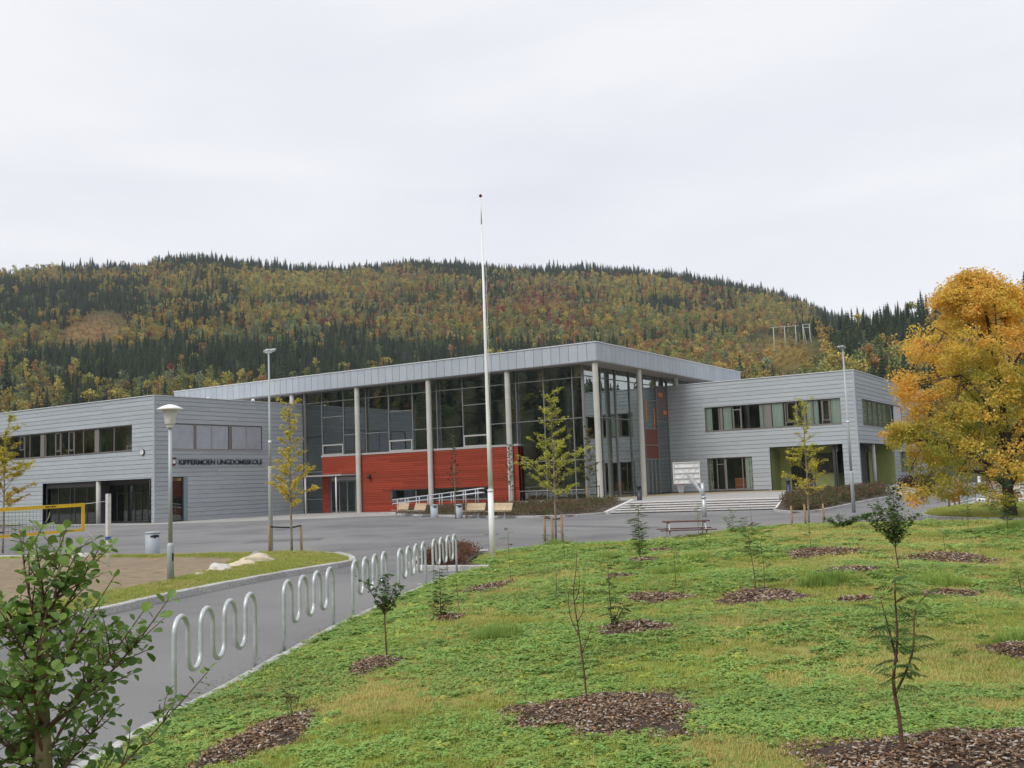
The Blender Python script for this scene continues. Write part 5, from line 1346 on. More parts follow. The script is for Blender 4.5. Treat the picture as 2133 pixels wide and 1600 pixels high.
# ---- alder in the lower left corner, leaves one by one
def alder():
    rg = random.Random(2); r2 = np.random.default_rng(2)
    base = Vector((29.86, -61.72, .1)); t = thing('alder_shrub', 'dark green leafy alder sapling close to the camera at the lower left', 'tree', tuple(base))
    ends = [(29.78, -61.78, 2.04), (30.01, -61.86, 1.98), (29.81, -61.64, 2.02), (30.04, -61.73, 1.95), (30.02, -61.62, 1.97), (30.32, -61.78, 1.88), (30.22, -61.59, 1.74), (30.13, -61.41, 1.76), (30.39, -61.45, 1.52), (30.01, -61.56, 1.40), (29.8, -61.86, 1.8), (29.97, -61.96, 1.58), (29.79, -61.81, 1.31), (29.71, -61.42, 1.6), (30.22, -61.95, 1.80), (29.39, -61.5, 1.65), (29.72, -61.92, 1.89), (29.57, -61.87, 1.62), (29.5, -61.6, 1.35), (29.6, -61.3, 1.5), (29.62, -61.95, 1.25), (29.65, -62.0, 1.05), (29.8, -62.05, 1.4), (29.55, -61.75, 1.5), (29.75, -61.5, 1.75), (29.95, -61.95, 1.78), (29.95, -61.5, 1.2), (29.7, -61.75, 1.15)]
    mb = MB(); mb2 = MB()
    tr = [(0, 0, -.2), (.0, -.01, .5), (.02, -.02, 1.1), (.03, -.04, 1.4), (.05, -.05, 1.62)]
    stem(mb, tr, .040, .016, 12)
    pos = []; ax = []; nr = []; sz = []
    for k, e in enumerate(ends):
        e = Vector(e)-base; dz = max(.35, min(1.55, e.z-.12-math.hypot(e.x, e.y)*.75)); s = dz/1.62
        b0 = Vector((.05*s, -.05*s, dz)); c = curve(b0, e, 8, rg.uniform(-.03, .05), .06, rg); stem(mb2, c, .0060, .0018, 6)
        L_ = (e-b0).length; subs = [(c, L_)]
        for q in range(int(3+L_*11)):
            tt = rg.uniform(.2, .85)*8; p = c[int(tt)]; d = (e-b0).normalized(); o = Vector((rg.uniform(-1, 1), rg.uniform(-1, 1), rg.uniform(-.2, .8))); ee = p+(d*.6+o).normalized()*rg.uniform(.07, .18)
            cc = curve(p, ee, 3, 0, .08, rg); stem(mb2, cc, .0035, .0015, 4); subs.append((cc, .15))
        for cc, l in subs:
            n = int(7+l*34) if l > .2 else rg.randint(5, 8); m = len(cc)-1
            for j in range(n):
                tt = min(.999, .12+.9*(j+rg.random())/n)*m; i = min(m-1, int(tt)); p = cc[i].lerp(cc[i+1], tt-i); d = (cc[i+1]-cc[i]).normalized()
                a = j*2.4+rg.random(); o = d.orthogonal(); o.rotate(Matrix.Rotation(a, 3, d))
                la = (d*.5+o*.9+Vector((0, 0, .05))).normalized(); pos.append(p+la*.008); ax.append(la); nr.append((rg.gauss(0, .35), rg.gauss(0, .35), 1.)); sz.append(rg.uniform(.020, .050))
            pos.append(cc[-1]); ax.append((cc[-1]-cc[-2]).normalized()); nr.append((rg.gauss(0, .6), rg.gauss(0, .6), .6)); sz.append(rg.uniform(.025, .045))
    n = len(pos); pos = np.array([tuple(p) for p in pos]); u = r2.random(n)
    col = hmix((.085, .165, .05), (.24, .36, .075), np.clip(u*.7+(pos[:, 2]-1.2)*.30, 0, 1))*r2.uniform(.8, 1.2, (n, 1))
    V, F, C = leaves_geo('ovate', pos, [tuple(a) for a in ax], nr, sz, col)
    mb.build('trunk', M['bark_alder'], t); mb2.build('branches', M['twig'], t)
    link('foliage', np_mesh('foliage', V, F, M['leaf_gloss'], col=C, smooth=True), t)
    # pale round catkin buds
    mb = MB()
    for i in range(0, n, 4):
        p = pos[i]+r2.normal(0, .006, 3)
        mb.tube([p-(0, 0, .004), p, p+(0, 0, .004)], [.001, .0042, .001], 5)
    bo = mb.build('buds', mat('pale bud', (.35, .38, .12), rough=.7), t); bo['kind'] = 'stuff'
alder()

# ---- saplings on the mound
def ground(x, y): return float(hm(np.array([x]), np.array([y]))[0])
def rowan(label, x, y, stems, nl, ls, seed, ga=(.09, .17, .05), gb=(.22, .33, .09), zr=(.25, 1), red=.03, r0=.012, name='rowan_sapling', kind='pinnate', spread=.10, m='bark_red', low=.2, droop=-.25, group='saplings planted in bark mulch on the slope'):
    rg = random.Random(seed); r2 = np.random.default_rng(seed); z0_ = ground(x, y)-.01
    t = thing(name, label, 'sapling', (x, y, z0_), 0, group); mb = MB(); pos = []; ax = []; nr = []; sz = []
    for st_ in stems:
        q = [Vector(p) for p in st_]; L_ = sum((b-a).length for a, b in zip(q, q[1:]))
        # resample smooth
        fine = []
        for i in range(len(q)-1):
            p0, p1, p2, p3 = q[max(0, i-1)], q[i], q[i+1], q[min(len(q)-1, i+2)]
            for k in range(4):
                u = k/4; fine.append(.5*((2*p1)+(p2-p0)*u+(2*p0-5*p1+4*p2-p3)*u*u+(3*p1-p0-3*p2+p3)*u**3))
        fine.append(q[-1]); k_ = r0 if st_ is stems[0] else r0*.6
        stem(mb, fine, k_, .0025, 7); m_ = len(fine)-1
        n = max(3, int(nl*L_/sum(1 for _ in stems)))
        for j in range(n):
            f = low+(1-low)*(j+rg.random())/n if st_ is stems[0] else .1+.9*(j+rg.random())/n
            s = min(m_-.01, f*m_); i = int(s); p = fine[i].lerp(fine[i+1], s-i); a = j*2.4+rg.uniform(-.6, .6)
            d = Vector((math.cos(a), math.sin(a), rg.uniform(.0, .7))).normalized()
            if kind == 'pinnate' or spread < .02: pos.append(p); ax.append(d+Vector((0, 0, droop*0))); nr.append((rg.gauss(0, .3), rg.gauss(0, .3), 1)); sz.append(ls*rg.uniform(.6, 1.15))
            else:
                e = p+d*spread*rg.uniform(.5, 1.3)+Vector((0, 0, spread*.4)); stem(mb, [p, e], .0032, .0014, 4)
                for w in range(rg.randint(4, 8)):
                    pos.append(p.lerp(e, rg.uniform(.3, 1.05))+Vector((rg.gauss(0, .012), rg.gauss(0, .012), rg.gauss(0, .012)))); aa = rg.uniform(0, 6.28); ax.append((math.cos(aa), math.sin(aa), rg.uniform(-.4, .6))); nr.append((rg.gauss(0, .5), rg.gauss(0, .5), 1)); sz.append(ls*rg.uniform(.6, 1.2))
    mb.build('stem', M[m], t)
    if nl:
        n = len(pos); col = hmix(ga, gb, r2.random(n))*r2.uniform(.8, 1.2, (n, 1)); rd = r2.random(n) < red; col[rd] = (.15, .065, .04)
        V, F, C = leaves_geo(kind, [tuple(p) for p in pos], [tuple(a) for a in ax], nr, sz, col)
        link('leaves', np_mesh('leaves', V, F, M['leaf'], col=C, smooth=(kind == 'ovate')), t)
    return t
# large rowan, lower right
rowan('young rowan with drooping feathery leaves, largest plant at the lower right', 31.83, -57.31, [[(0, 0, -.05), (0, -.03, .27), (-.01, -.07, .50), (.03, -.07, .74), (.04, -.09, 1.02), (.05, -.10, 1.12)], [(-.01, -.06, .42), (.07, -.08, .57), (.13, -.12, .72), (.16, -.12, .95), (.24, -.05, 1.05)], [(.02, -.07, .62), (-.03, .0, .8), (-.08, .06, .98)]], 80, .165, 31, low=.36, red=.05, r0=.015)
rowan('bare leafless sapling on the large mulch bed', 29.12, -56.36, [[(0, 0, -.05), (.0, -.04, .32), (-.01, -.09, .68), (-.02, -.13, .97), (.01, -.13, 1.16), (.03, -.13, 1.33)], [(0, -.06, .48), (.05, -.03, .62), (.09, -.02, .72)], [(-.01, -.08, .62), (-.07, -.12, .80), (-.06, -.14, 1.0)], [(-.01, -.10, .74), (.05, -.10, .85), (.06, -.10, 1.05)], [(-.01, -.12, .92), (.03, -.12, 1.02), (.035, -.12, 1.15)]], 0, .1, 32, m='twig', r0=.009)
rowan('bushy young shrub tree with bare lower stem in the right half of the slope', 29.62, -46.29, [[(0, 0, -.05), (-.04, .0, .35), (-.03, 0, .7), (-.02, 0, 1.0), (-.01, 0, 1.32)], [(-.03, 0, .38), (-.22, -.05, .62), (-.50, -.1, .88)], [(-.03, 0, .40), (.14, .05, .65), (.28, .1, .9)], [(-.03, 0, .4), (-.12, .25, .7), (-.2, .4, .95)], [(-.03, 0, .45), (.05, -.2, .7), (.15, -.35, .9)], [(-.03, 0, .5), (-.30, .05, .75), (-.35, .1, 1.0)], [(-.03, 0, .45), (-.12, -.1, .7), (-.22, -.15, 1.05)]], 330, .050, 33, name='shrub_sapling', kind='ovate', spread=.14, ga=(.04, .10, .025), gb=(.13, .21, .05), low=.36, m='bark_red', red=.0)
rowan('rowan with two thin stems beside the dark grass tussock', 28.01, -48.78, [[(0, 0, -.05), (-.03, 0, .4), (-.07, 0, .75), (-.08, 0, 1.08)], [(.10, .05, -.05), (.12, .05, .4), (.09, .05, .75), (.14, .05, 1.0)]], 52, .17, 34, low=.5, red=.05, r0=.009)
rowan('dense bushy rowan right of centre at the far edge of the slope', 23.36, -43.1, [[(0, 0, -.05), (.0, 0, .4), (.01, 0, .8), (.02, 0, 1.26)], [(0, 0, .1), (-.08, .05, .5), (-.14, .05, .95)], [(0, 0, .1), (.10, -.05, .5), (.15, -.05, .85)]], 130, .17, 35, low=.15, ga=(.06, .12, .03), gb=(.18, .26, .06), r0=.011)
rowan('small alder with round leafy crown on a bare stem behind the racks', 25.51, -54.63, [[(0, 0, -.05), (-.02, 0, .35), (-.02, 0, .6), (0, 0, .95)], [(-.02, 0, .52), (-.14, -.05, .72), (-.24, -.08, .9)], [(-.02, 0, .52), (.1, .05, .68), (.2, .08, .84)], [(-.02, 0, .55), (-.04, .15, .7), (-.06, .22, .8)], [(-.02, 0, .5), (.05, -.12, .66), (.12, -.2, .74)]], 150, .045, 36, name='shrub_sapling', kind='ovate', spread=.09, ga=(.03, .085, .02), gb=(.11, .19, .045), low=.55, red=0)
rowan('small dense dark bush by the end of the cycle racks', 24.09, -51.66, [[(0, 0, -.05), (0, 0, .3), (0, 0, .76)], [(0, 0, .0), (-.10, 0, .2), (-.14, 0, .42)], [(0, 0, .0), (.12, 0, .2), (.15, 0, .38)]], 230, .11, 37, low=.08, ga=(.03, .06, .022), gb=(.10, .13, .04), name='shrub_sapling', red=.03, r0=.01)
rowan('rowan with bare top and dark leaves round its foot, centre of the slope', 27.42, -52.54, [[(0, 0, -.05), (-.01, 0, .3), (-.02, 0, .6), (-.02, 0, .86)], [(0, 0, .0), (.10, 0, .15), (.18, 0, .28)], [(0, 0, .05), (.05, .08, .2), (.10, .1, .36)]], 75, .16, 38, low=.02, ga=(.035, .07, .03), gb=(.09, .14, .05), r0=.009)
rowan('twiggy low plant on the mulch at the lower left of the lawn', 26.63, -57.31, [[(0, 0, -.05), (0, 0, .15), (-.02, 0, .30)], [(.03, 0, -.02), (.05, .02, .12), (.07, .04, .22)], [(-.03, 0, -.02), (-.05, .0, .12), (-.08, .02, .2)], [(.0, 0, .1), (-.03, -.02, .2), (-.07, -.03, .27)]], 55, .03, 39, kind='quad', spread=.05, ga=(.10, .11, .03), gb=(.15, .14, .05), name='shrub_sapling', m='twig', r0=.004)
small = [(22.45, -47.12, 1.05, 10, 'thin sapling with a few leaves near the flagpole, nearer the camera'), (29.69, -42.08, .63, 6, 'small sapling on the long mulch bed under the maple side'), (26.99, -42.19, .6, 5, 'short thin sapling on the mulch left of the bushy shrub tree'),
         (29.08, -34.92, 1.19, 24, 'tall thin sapling on the far lawn left of the maple trunk'), (19.6, -30.3, 1.1, 26, 'rowan sapling at the right end of the picnic table'), (24.9, -49.6, .45, 7, 'faint small sapling beside the middle mulch patch'),
         (21.0, -42.4, .75, 9, 'small sapling on the lawn just right of the flagpole'), (22.3, -32.3, 1.0, 0, 'bare thin stem at the asphalt edge before the steps'), (18.95, -39.7, .5, 12, 'tiny sapling near the staked tree by the flagpole'), (26.3, -47.9, .55, 8, 'small feathery sapling in the centre of the slope'),
         (31.67, -48.49, .40, 20, 'low rowan at the right frame edge'), (31.5, -45.6, .5, 18, 'low bush at the right frame edge above the rowan'), (23.9, -50.9, .5, 3, 'very thin stem near the small dense bush')]
for i, (x, y, h, n, l) in enumerate(small):
    rg = random.Random(90+i); dx = rg.uniform(-.05, .05)
    rowan(l, x, y, [[(0, 0, -.05), (dx, 0, h*.5), (dx*1.5, 0, h)]], n/max(h, .3), .15, 90+i, low=.35, r0=.007)
rowan('bushy green rowan at the asphalt edge right of the picnic table', 21.3, -31.4, [[(0, 0, -.05), (0, 0, .3), (0, 0, .8)], [(0, 0, .05), (.25, 0, .3), (.4, 0, .55)], [(0, 0, .05), (-.2, .1, .3), (-.3, .1, .55)]], 110, .17, 51, low=.1)
rowan('pale green rowan in front of the maple trunk', 30.05, -34.96, [[(0, 0, -.05), (0, 0, .5), (.02, 0, 1.1), (0, 0, 1.5)], [(0, 0, .3), (.25, 0, .7), (.4, 0, 1.2)], [(0, 0, .2), (-.2, 0, .5), (-.35, 0, .75)]], 66, .24, 52, low=.2, ga=(.05, .10, .04), gb=(.12, .2, .08))
rowan('low leafy bush on the far lawn left of the shrub tree', 24.9, -31.6, [[(0, 0, -.05), (0, 0, .35)], [(0, 0, 0), (-.4, 0, .25)], [(0, 0, 0), (.5, 0, .3)], [(0, 0, 0), (.9, .1, .35)]], 260, .06, 53, name='shrub_sapling', kind='ovate', spread=.14, low=0, ga=(.05, .12, .03), gb=(.12, .2, .04), red=0)

# ---- shrub masses of the beds
def shrub_bed(name, label, poly, hf, hh, n, ca, cb, cc, size, seed, cat='shrubs'):
    r2 = np.random.default_rng(seed); xs = [p[0] for p in poly]; ys = [p[1] for p in poly]; P = []
    cx = r2.uniform(min(xs), max(xs), 900); cy = r2.uniform(min(ys), max(ys), 900); ok = inside(poly, cx, cy) & (edge_dist(poly, cx, cy) > .3); cx, cy = cx[ok], cy[ok]
    ch = hh*r2.uniform(.6, 1.25, len(cx)); k = r2.integers(0, len(cx), n)
    d = r2.normal(size=(n, 3)); d /= np.linalg.norm(d, axis=1, keepdims=True); d *= r2.random((n, 1))**.4
    x = cx[k]+d[:, 0]*.38; y = cy[k]+d[:, 1]*.38; z = hf(cx[k], cy[k])+ch[k]*(.45+.5*d[:, 2]); z = np.maximum(z, hf(x, y)+.02)
    u = np.clip(r2.normal(.5, .3, n)+(np.sin(cx[k]*1.3)+np.cos(cy[k]*1.7))*.2, 0, 1); col = hmix(ca, cb, u); w = r2.random(n) < .12; col[w] = cc
    ax = d+(0, 0, .35); V, F, C = leaves_geo('quad', np.column_stack([x, y, z]), ax, r2.normal(size=(n, 3))+(0, 0, .5), r2.uniform(.6, 1.3, n)*size, col*r2.uniform(.7, 1.2, (n, 1)))
    o = link(name, np_mesh(name, V, F, M['leaf'], col=C)); tag(o, label, cat, kind='stuff')
shrub_bed('shrub_bed', 'low brown green heath shrubs on the bank in front of the hall', [(-13.5, -6.2), (-9.9, -8.6), (-5.3, -10.7), (-1.5, -12.6), (1.6, -13.6), (3.6, -13.7), (4.6, -12.9), (5.2, -11.5), (5.2, -10.1), (5.6, -8.8), (4.4, -5.4), (1.2, -3.6), (-6.5, -4.6), (-11.5, -4.6)], hbedl, .36, 26000, (.11, .145, .06), (.20, .13, .08), (.24, .12, .09), .08, 61)
shrub_bed('shrub_bed', 'dark reddish brown shrubs in the bed at the corner of the right wing', [(15.5, -7.8), (15.9, -9.6), (16.8, -11.2), (17.6, -12.3), (18.3, -12.5), (18.5, -11.5), (18.3, -8), (17.7, -.3), (17.2, 7.7), (17.0, 15.0), (15.7, 15.0), (15.7, 5), (15.5, -3.5)], hbedr, .58, 34000, (.10, .14, .055), (.20, .13, .085), (.26, .12, .09), .09, 62)
shrub_bed('heather', 'red brown heather in the small kerbed bed left of the flagpole', [(19.2, -43.5), (17.8, -43.75), (17.2, -43.3), (15.45, -40.5), (15.6, -39.6), (16.3, -39.1), (16.9, -40.3), (18.1, -42.6)], const(.11), .34, 14000, (.17, .08, .055), (.25, .11, .08), (.09, .13, .04), .05, 63, 'heather')
shrub_bed('shrub_bed', 'dark bushes beside the side steps of the right wing', [(15.2, 24.2), (17.0, 24.2), (17.0, 34), (15.2, 34)], const(.2), 1.1, 9000, (.07, .08, .04), (.15, .08, .06), (.22, .09, .07), .13, 64)
shrub_bed('shrub_bed', 'brown hedge in the yard behind the maple', [(26, 24), (60, 24), (60, 28), (26, 28)], const(.1), 1.4, 9000, (.07, .06, .03), (.13, .06, .04), (.2, .12, .03), .22, 65)

# ---- mulch beds
MULCH = [((29.4, -56.5), (.74, .80), 15), ((32.2, -57.2), (.95, .60), 32), ((26.95, -57.95), (.28, .85), 18), ((25.65, -55.05), (.25, .5), 25), ((24.2, -51.65), (.24, .42), 32), ((22.4, -47.9), (.30, .85), 5), ((27.75, -52.55), (.42, .5), 25),
         ((26.55, -49.3), (.46, .5), 32), ((24.53, -46.52), (.26, .5), 32), ((23.44, -43.2), (.36, .5), 32), ((28.2, -49.2), (.62, .75), 25), ((27.3, -42.4), (.78, .6), 32), ((29.8, -42.45), (.80, .85), 32), ((28.9, -46.5), (.48, .45), 32),
         ((29.75, -49.65), (.30, .4), 32), ((30.8, -48.65), (.35, .35), 32), ((32.1, -53.2), (.30, .30), 32), ((22.4, -39.8), (.35, .4), 32)]
MLAB = ['large mulch bed round the bare sapling', 'large mulch bed under the rowan at the lower right', 'long mulch strip at the bottom left of the lawn', 'small mulch patch under the round crowned alder', 'small mulch patch under the dense dark bush',
        'long mulch strip near the flagpole', 'mulch patch under the rowan in the centre', 'thin mulch patch in the middle of the slope', 'small mulch patch below the dense rowan', 'mulch patch around the dense rowan', 'mulch bed under the double stemmed rowan',
        'long mulch bed on the far lawn left of the shrub tree', 'broad dark mulch bed on the far lawn under the maple side', 'mulch strip behind the large rowan tip', 'small mulch strip left of the large rowan', 'mulch patch right of the large rowan', 'mulch patch under the grass tuft at the right frame edge', 'faint mulch patch before the picnic table']
def in_mulch(x, y, grow=0.):
    w = np.zeros(np.shape(x))
    for (c, s, a) in MULCH:
        a = R(a); dx, dy = x-c[0], y-c[1]; u = (dx*math.cos(a)+dy*math.sin(a))/(s[0]+grow); v = (-dx*math.sin(a)+dy*math.cos(a))/(s[1]+grow)
        ang = np.arctan2(v, u); rr = np.hypot(u, v)/(1+.22*np.sin(3*ang+c[0])+.13*np.sin(7*ang+c[1]*3))
        w = np.maximum(w, np.clip((1.08-rr)/.2, 0, 1))
    return w
M['chip'] = leaf_mat('bark chip', trans=0, rnd=0, rough=.9)
for bi, (c, s, a) in enumerate(MULCH):
    r2 = np.random.default_rng(200+bi); dist = math.hypot(c[0]-CAMPOS[0], c[1]-CAMPOS[1])
    area = math.pi*s[0]*s[1]; cs = .022 if dist < 12 else .036; n = int(min(5200, area*(3000 if dist < 12 else 1000)))
    th = r2.uniform(0, 2*math.pi, n); rr = np.sqrt(r2.random(n))*(1+.22*np.sin(3*th+c[0])+.13*np.sin(7*th+c[1]*3))*1.12
    u = rr*np.cos(th)*s[0]; v = rr*np.sin(th)*s[1]; ca, sa = math.cos(R(a)), math.sin(R(a)); x = c[0]+u*ca-v*sa; y = c[1]+u*sa+v*ca
    h = hm(x, y)+.05*np.clip(1-rr, 0, 1)**.5+r2.random(n)*.022
    yaw = r2.uniform(0, 6.28, n); ax = np.column_stack([np.cos(yaw), np.sin(yaw), r2.normal(0, .28, n)]); nr = np.column_stack([r2.normal(0, .4, n), r2.normal(0, .4, n), np.ones(n)])
    T_ = np.array([(x_, y_, z_) for z_ in (0, .22) for x_, y_ in ((0, -.16), (1, -.22), (.92, .2), (.06, .14))]); FF = np.array([(3, 2, 1, 0), (4, 5, 6, 7), (0, 1, 5, 4), (1, 2, 6, 5), (2, 3, 7, 6), (3, 0, 4, 7)])
    size = cs*r2.uniform(.5, 1.8, n); A_ = norm(ax); W_ = norm(np.cross(nr, A_)); U_ = np.cross(A_, W_); pos = np.column_stack([x, y, h])
    V = pos[:, None]+size[:, None, None]*(T_[None, :, 0, None]*A_[:, None]+T_[None, :, 1, None]*W_[:, None]+T_[None, :, 2, None]*U_[:, None]); F = FF[None]+(np.arange(n)*8)[:, None, None]
    pal = np.array([(.10, .06, .038), (.17, .105, .065), (.24, .16, .10), (.29, .245, .20), (.38, .34, .30), (.06, .038, .026), (.33, .20, .10)]); k = r2.choice(7, n, p=[.24, .25, .16, .12, .07, .12, .04])
    V2, F2 = V.reshape(-1, 3), F.reshape(-1, 4)
    # the dark bed under the chips
    nb = len(V2); m_ = 26; rg_ = [0, .5, .85, 1.02]; bv = []
    for q in rg_:
        for i in range(m_):
            t_ = 2*math.pi*i/m_; k_ = q*(1+.22*math.sin(3*t_+c[0])+.13*math.sin(7*t_+c[1]*3)); uu, vv = k_*math.cos(t_)*s[0], k_*math.sin(t_)*s[1]; X, Y = c[0]+uu*ca-vv*sa, c[1]+uu*sa+vv*ca
            bv.append((X, Y, float(hm(np.array([X]), np.array([Y]))[0])+(.045*(1-q)**.5 if q < 1 else -.02)+.006))
    bf = [(nb+r_*m_+i, nb+r_*m_+(i+1) % m_, nb+(r_+1)*m_+(i+1) % m_, nb+(r_+1)*m_+i) for r_ in range(3) for i in range(m_)]
    bf = [(a_, d_, c_, b_) for a_, b_, c_, d_ in bf]
    C = np.vstack([np.repeat(pal[k]*r2.uniform(.85, 1.75, (n, 1)), 8, 0), np.tile([.06, .04, .03], (len(bv), 1))])
    o = link('bark_mulch', np_mesh('bark_mulch', np.vstack([V2, bv]), np.vstack([F2, bf]), M['chip'], col=C)); tag(o, MLAB[bi], 'mulch', kind='stuff')

# ---- lawn: grass tufts and clover on points
M['blade'] = leaf_mat('grass blade', trans=.35, instancer=True, rough=.6)
def tuft(n, h, w, lean, seed, ca, cb, rad=.05):
    r2 = np.random.default_rng(seed); V = []; F = []; C = []
    for i in range(n):
        a, b = r2.uniform(0, 6.28, 2); r_ = rad*math.sqrt(r2.random()); p = np.array([r_*math.cos(b), r_*math.sin(b), 0]); d = np.array([math.cos(a), math.sin(a), 0]); s = np.array([-d[1], d[0], 0])*w/2
        hh = h*r2.uniform(.5, 1.1); l = lean*hh*r2.uniform(.3, 1.4); k = len(V)
        V += [p-s, p+s, p+d*l*.35+(0, 0, hh*.6)+s*.8, p+d*l*.35+(0, 0, hh*.6)-s*.8, p+d*l+(0, 0, hh)]
        c = hmix(ca, cb, r2.random()); C += [c*.75, c*.75, c, c, c*1.1]; F += [(k, k+1, k+2, k+3), (k+3, k+2, k+4, k+4)]  # each blade darker at the foot, lighter at the tip
    tri = []
    for f in F:
        if f[2] == f[3]: tri.append((f[0], f[1], f[2]))
        else: tri += [(f[0], f[1], f[2]), (f[0], f[2], f[3])]
    return np_mesh('grass_tuft', np.array(V), np.array(tri), M['blade'], col=np.array(C))
def clover(n, rad, s, seed, ca, cb, hgt=.05):
    r2 = np.random.default_rng(seed); V = []; F = []; C = []
    for i in range(n):
        a, b = r2.uniform(0, 6.28, 2); r_ = rad*math.sqrt(r2.random()); z = hgt*r2.uniform(.3, 1.)*(1-.5*r_/rad); p = np.array([r_*math.cos(b), r_*math.sin(b), z]); ss = s*r2.uniform(.6, 1.2)
        tx, ty = r2.normal(0, .22, 2); c = hmix(ca, cb, r2.random())*r2.uniform(.85, 1.15)
        for k in range(3):
            t_ = a+k*2.094; d = np.array([math.cos(t_), math.sin(t_), tx*math.cos(t_)+ty*math.sin(t_)]); w = np.array([-d[1], d[0], 0]); j = len(V)
            V += [p, p+d*ss*.6+w*ss*.42+(0, 0, ss*.08), p+d*ss*.95+w*ss*.2, p+d*ss*.88, p+d*ss*.95-w*ss*.2, p+d*ss*.6-w*ss*.42+(0, 0, ss*.08)]
            C += [c*.9, c, c, c, c, c]; F += [(j, j+2, j+1), (j, j+3, j+2), (j, j+4, j+3), (j, j+5, j+4)]
    return np_mesh('clover_patch', np.array(V), np.array(F), M['blade'], col=np.array(C))
G1, G2 = (.28, .35, .07), (.46, .48, .12)
D1, D2 = (.44, .41, .12), (.62, .52, .23)
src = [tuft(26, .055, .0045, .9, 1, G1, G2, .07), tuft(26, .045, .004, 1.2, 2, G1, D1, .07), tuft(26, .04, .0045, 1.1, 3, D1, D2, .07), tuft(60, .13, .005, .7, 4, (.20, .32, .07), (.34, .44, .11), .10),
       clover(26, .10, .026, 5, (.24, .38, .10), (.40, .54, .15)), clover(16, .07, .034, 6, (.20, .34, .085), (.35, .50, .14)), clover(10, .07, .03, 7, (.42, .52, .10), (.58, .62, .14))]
def lawn_points():
    P = []; S = []; I = []; TN = []
    def nz_(x, y, s, o): return np.array([noise.noise(Vector((a*s+o, b*s, 0))) for a, b in zip(x, y)])
    for (r0, r1, dens, sc) in ((3.5, 9, 330, .8), (9, 14, 200, 1.), (14, 21, 105, 1.3), (21, 32, 42, 1.9), (32, 46, 16, 2.7)):
        a0, a1 = R(88), R(163); area = .5*(a1-a0)*(r1*r1-r0*r0); n = int(area*dens); r_ = np.sqrt(rng.uniform(r0*r0, r1*r1, n)); a = rng.uniform(a0, a1, n); x = O2[0]+r_*np.cos(a); y = O2[1]+r_*np.sin(a)
        ok = inside(MOUND, x, y); x, y, r_ = x[ok], y[ok], r_[ok]; w = in_mulch(x, y); heath = inside(HEATH, x, y); ok = (rng.random(len(x)) > w*.90) & ~heath; x, y, r_, w = x[ok], y[ok], r_[ok], w[ok]
        c = nz_(x, y, .42, 3)+.55*nz_(x, y, 1.3, 9)+.3*nz_(x, y, 3.5, 5); dry = nz_(x, y, .33, 20)+.5*nz_(x, y, 1.1, 40)+.0
        near_edge = edge_dist(MOUND, x, y)
        # clover is thick to the left and centre, drier grass to the right and along the far edge
        side = (x-24)*.035+(y+50)*.010
        c = c-side+.10; dry = dry+side*.9+.05
        u = rng.random(len(x)); k = np.where(dry > .16+.6*(u-.5), 2, np.where(u < .45, 0, 1))
        isc = c > .06+.9*(rng.random(len(x))-.5); k = np.where(isc, np.where(u < .55, 4, np.where(u < .9, 5, 6)), k)
        tus = np.zeros(len(x))
        for (tx, ty, tr) in TUSS: tus = np.maximum(tus, np.clip(1.3-np.hypot(x-tx, y-ty)/tr, 0, 1))
        k = np.where(rng.random(len(x)) < tus*.9, 3, k); k = np.where((k != 3) & (rng.random(len(x)) < .006), 3, k)
        s = sc*rng.uniform(.7, 1.3, len(x)); big = np.where(k == 3, np.clip(.45+tus*.8, .45, 1.3)/np.maximum(1, sc*.8), 1)
        P.append(np.column_stack([x, y, hm(x, y)-.004])); S.append(np.column_stack([s*big, s*big, s*big*rng.uniform(.8, 1.25, len(x))*np.where(k == 3, 1, 1/sc**.45)])); I.append(k)
        b = 1.05+.22*nz_(x, y, .8, 60); TN.append(np.column_stack([b*rng.uniform(.9, 1.12, len(x)), b, b*.95]))
    return map(np.concatenate, (P, S, I, TN))
TUSS = [(28.75, -48.0, .32), (29.0, -47.8, .25), (26.2, -53.3, .32), (32.2, -52.9, .4), (30.5, -47.6, .4), (25.4, -45.9, .5), (24.6, -43.2, .45), (21.5, -30.8, .8), (30.2, -34.2, .9), (15.9, -34.8, .6), (17.2, -36.2, .6), (22.2, -42.3, .5)]
P_, S_l, I_, TN_ = lawn_points()
n = len(P_); rot = np.column_stack([rng.normal(0, .08, n), rng.normal(0, .08, n), rng.uniform(0, 6.28, n)])
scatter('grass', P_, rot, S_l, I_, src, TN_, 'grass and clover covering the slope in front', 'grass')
# short grass of the island and the lawn under the maple
def flat_lawn(name, poly, excl, hf, dens, sc, label, mixp, zone=None):
    xs = [p[0] for p in poly]; ys = [p[1] for p in poly]; x0, x1, y0, y1 = zone or (min(xs), max(xs), min(ys), max(ys)); n = int((x1-x0)*(y1-y0)*dens)
    x = rng.uniform(x0, x1, n); y = rng.uniform(y0, y1, n); ok = inside(poly, x, y)
    if excl: ok &= ~inside(excl, x, y) | (edge_dist(excl, x, y) < .12)
    x, y = x[ok], y[ok]; n = len(x); nn = np.array([noise.noise(Vector((a*.6, b*.6, 7))) for a, b in zip(x, y)])
    k = np.where(nn+rng.normal(0, .25, n) > mixp, 0, np.where(rng.random(n) < .5, 1, 2)); s = sc*rng.uniform(.7, 1.3, n)
    scatter(name, np.column_stack([x, y, hf(x, y)-.004]), np.column_stack([rng.normal(0, .1, n), rng.normal(0, .1, n), rng.uniform(0, 6.28, n)]), np.column_stack([s, s, s*.8]), k, src, np.tile([1., 1., 1.], (n, 1)), label, 'grass')
flat_lawn('island_grass', ISLAND, SAND, hisl, 75, 1.5, 'short dry grass round the sand court', .05, (2, 24, -66, -38.5))
flat_lawn('lawn_grass', RISL, None, const(.11), 22, 2.2, 'short grass under the maple', -.1, (24, 42, -27, -5))

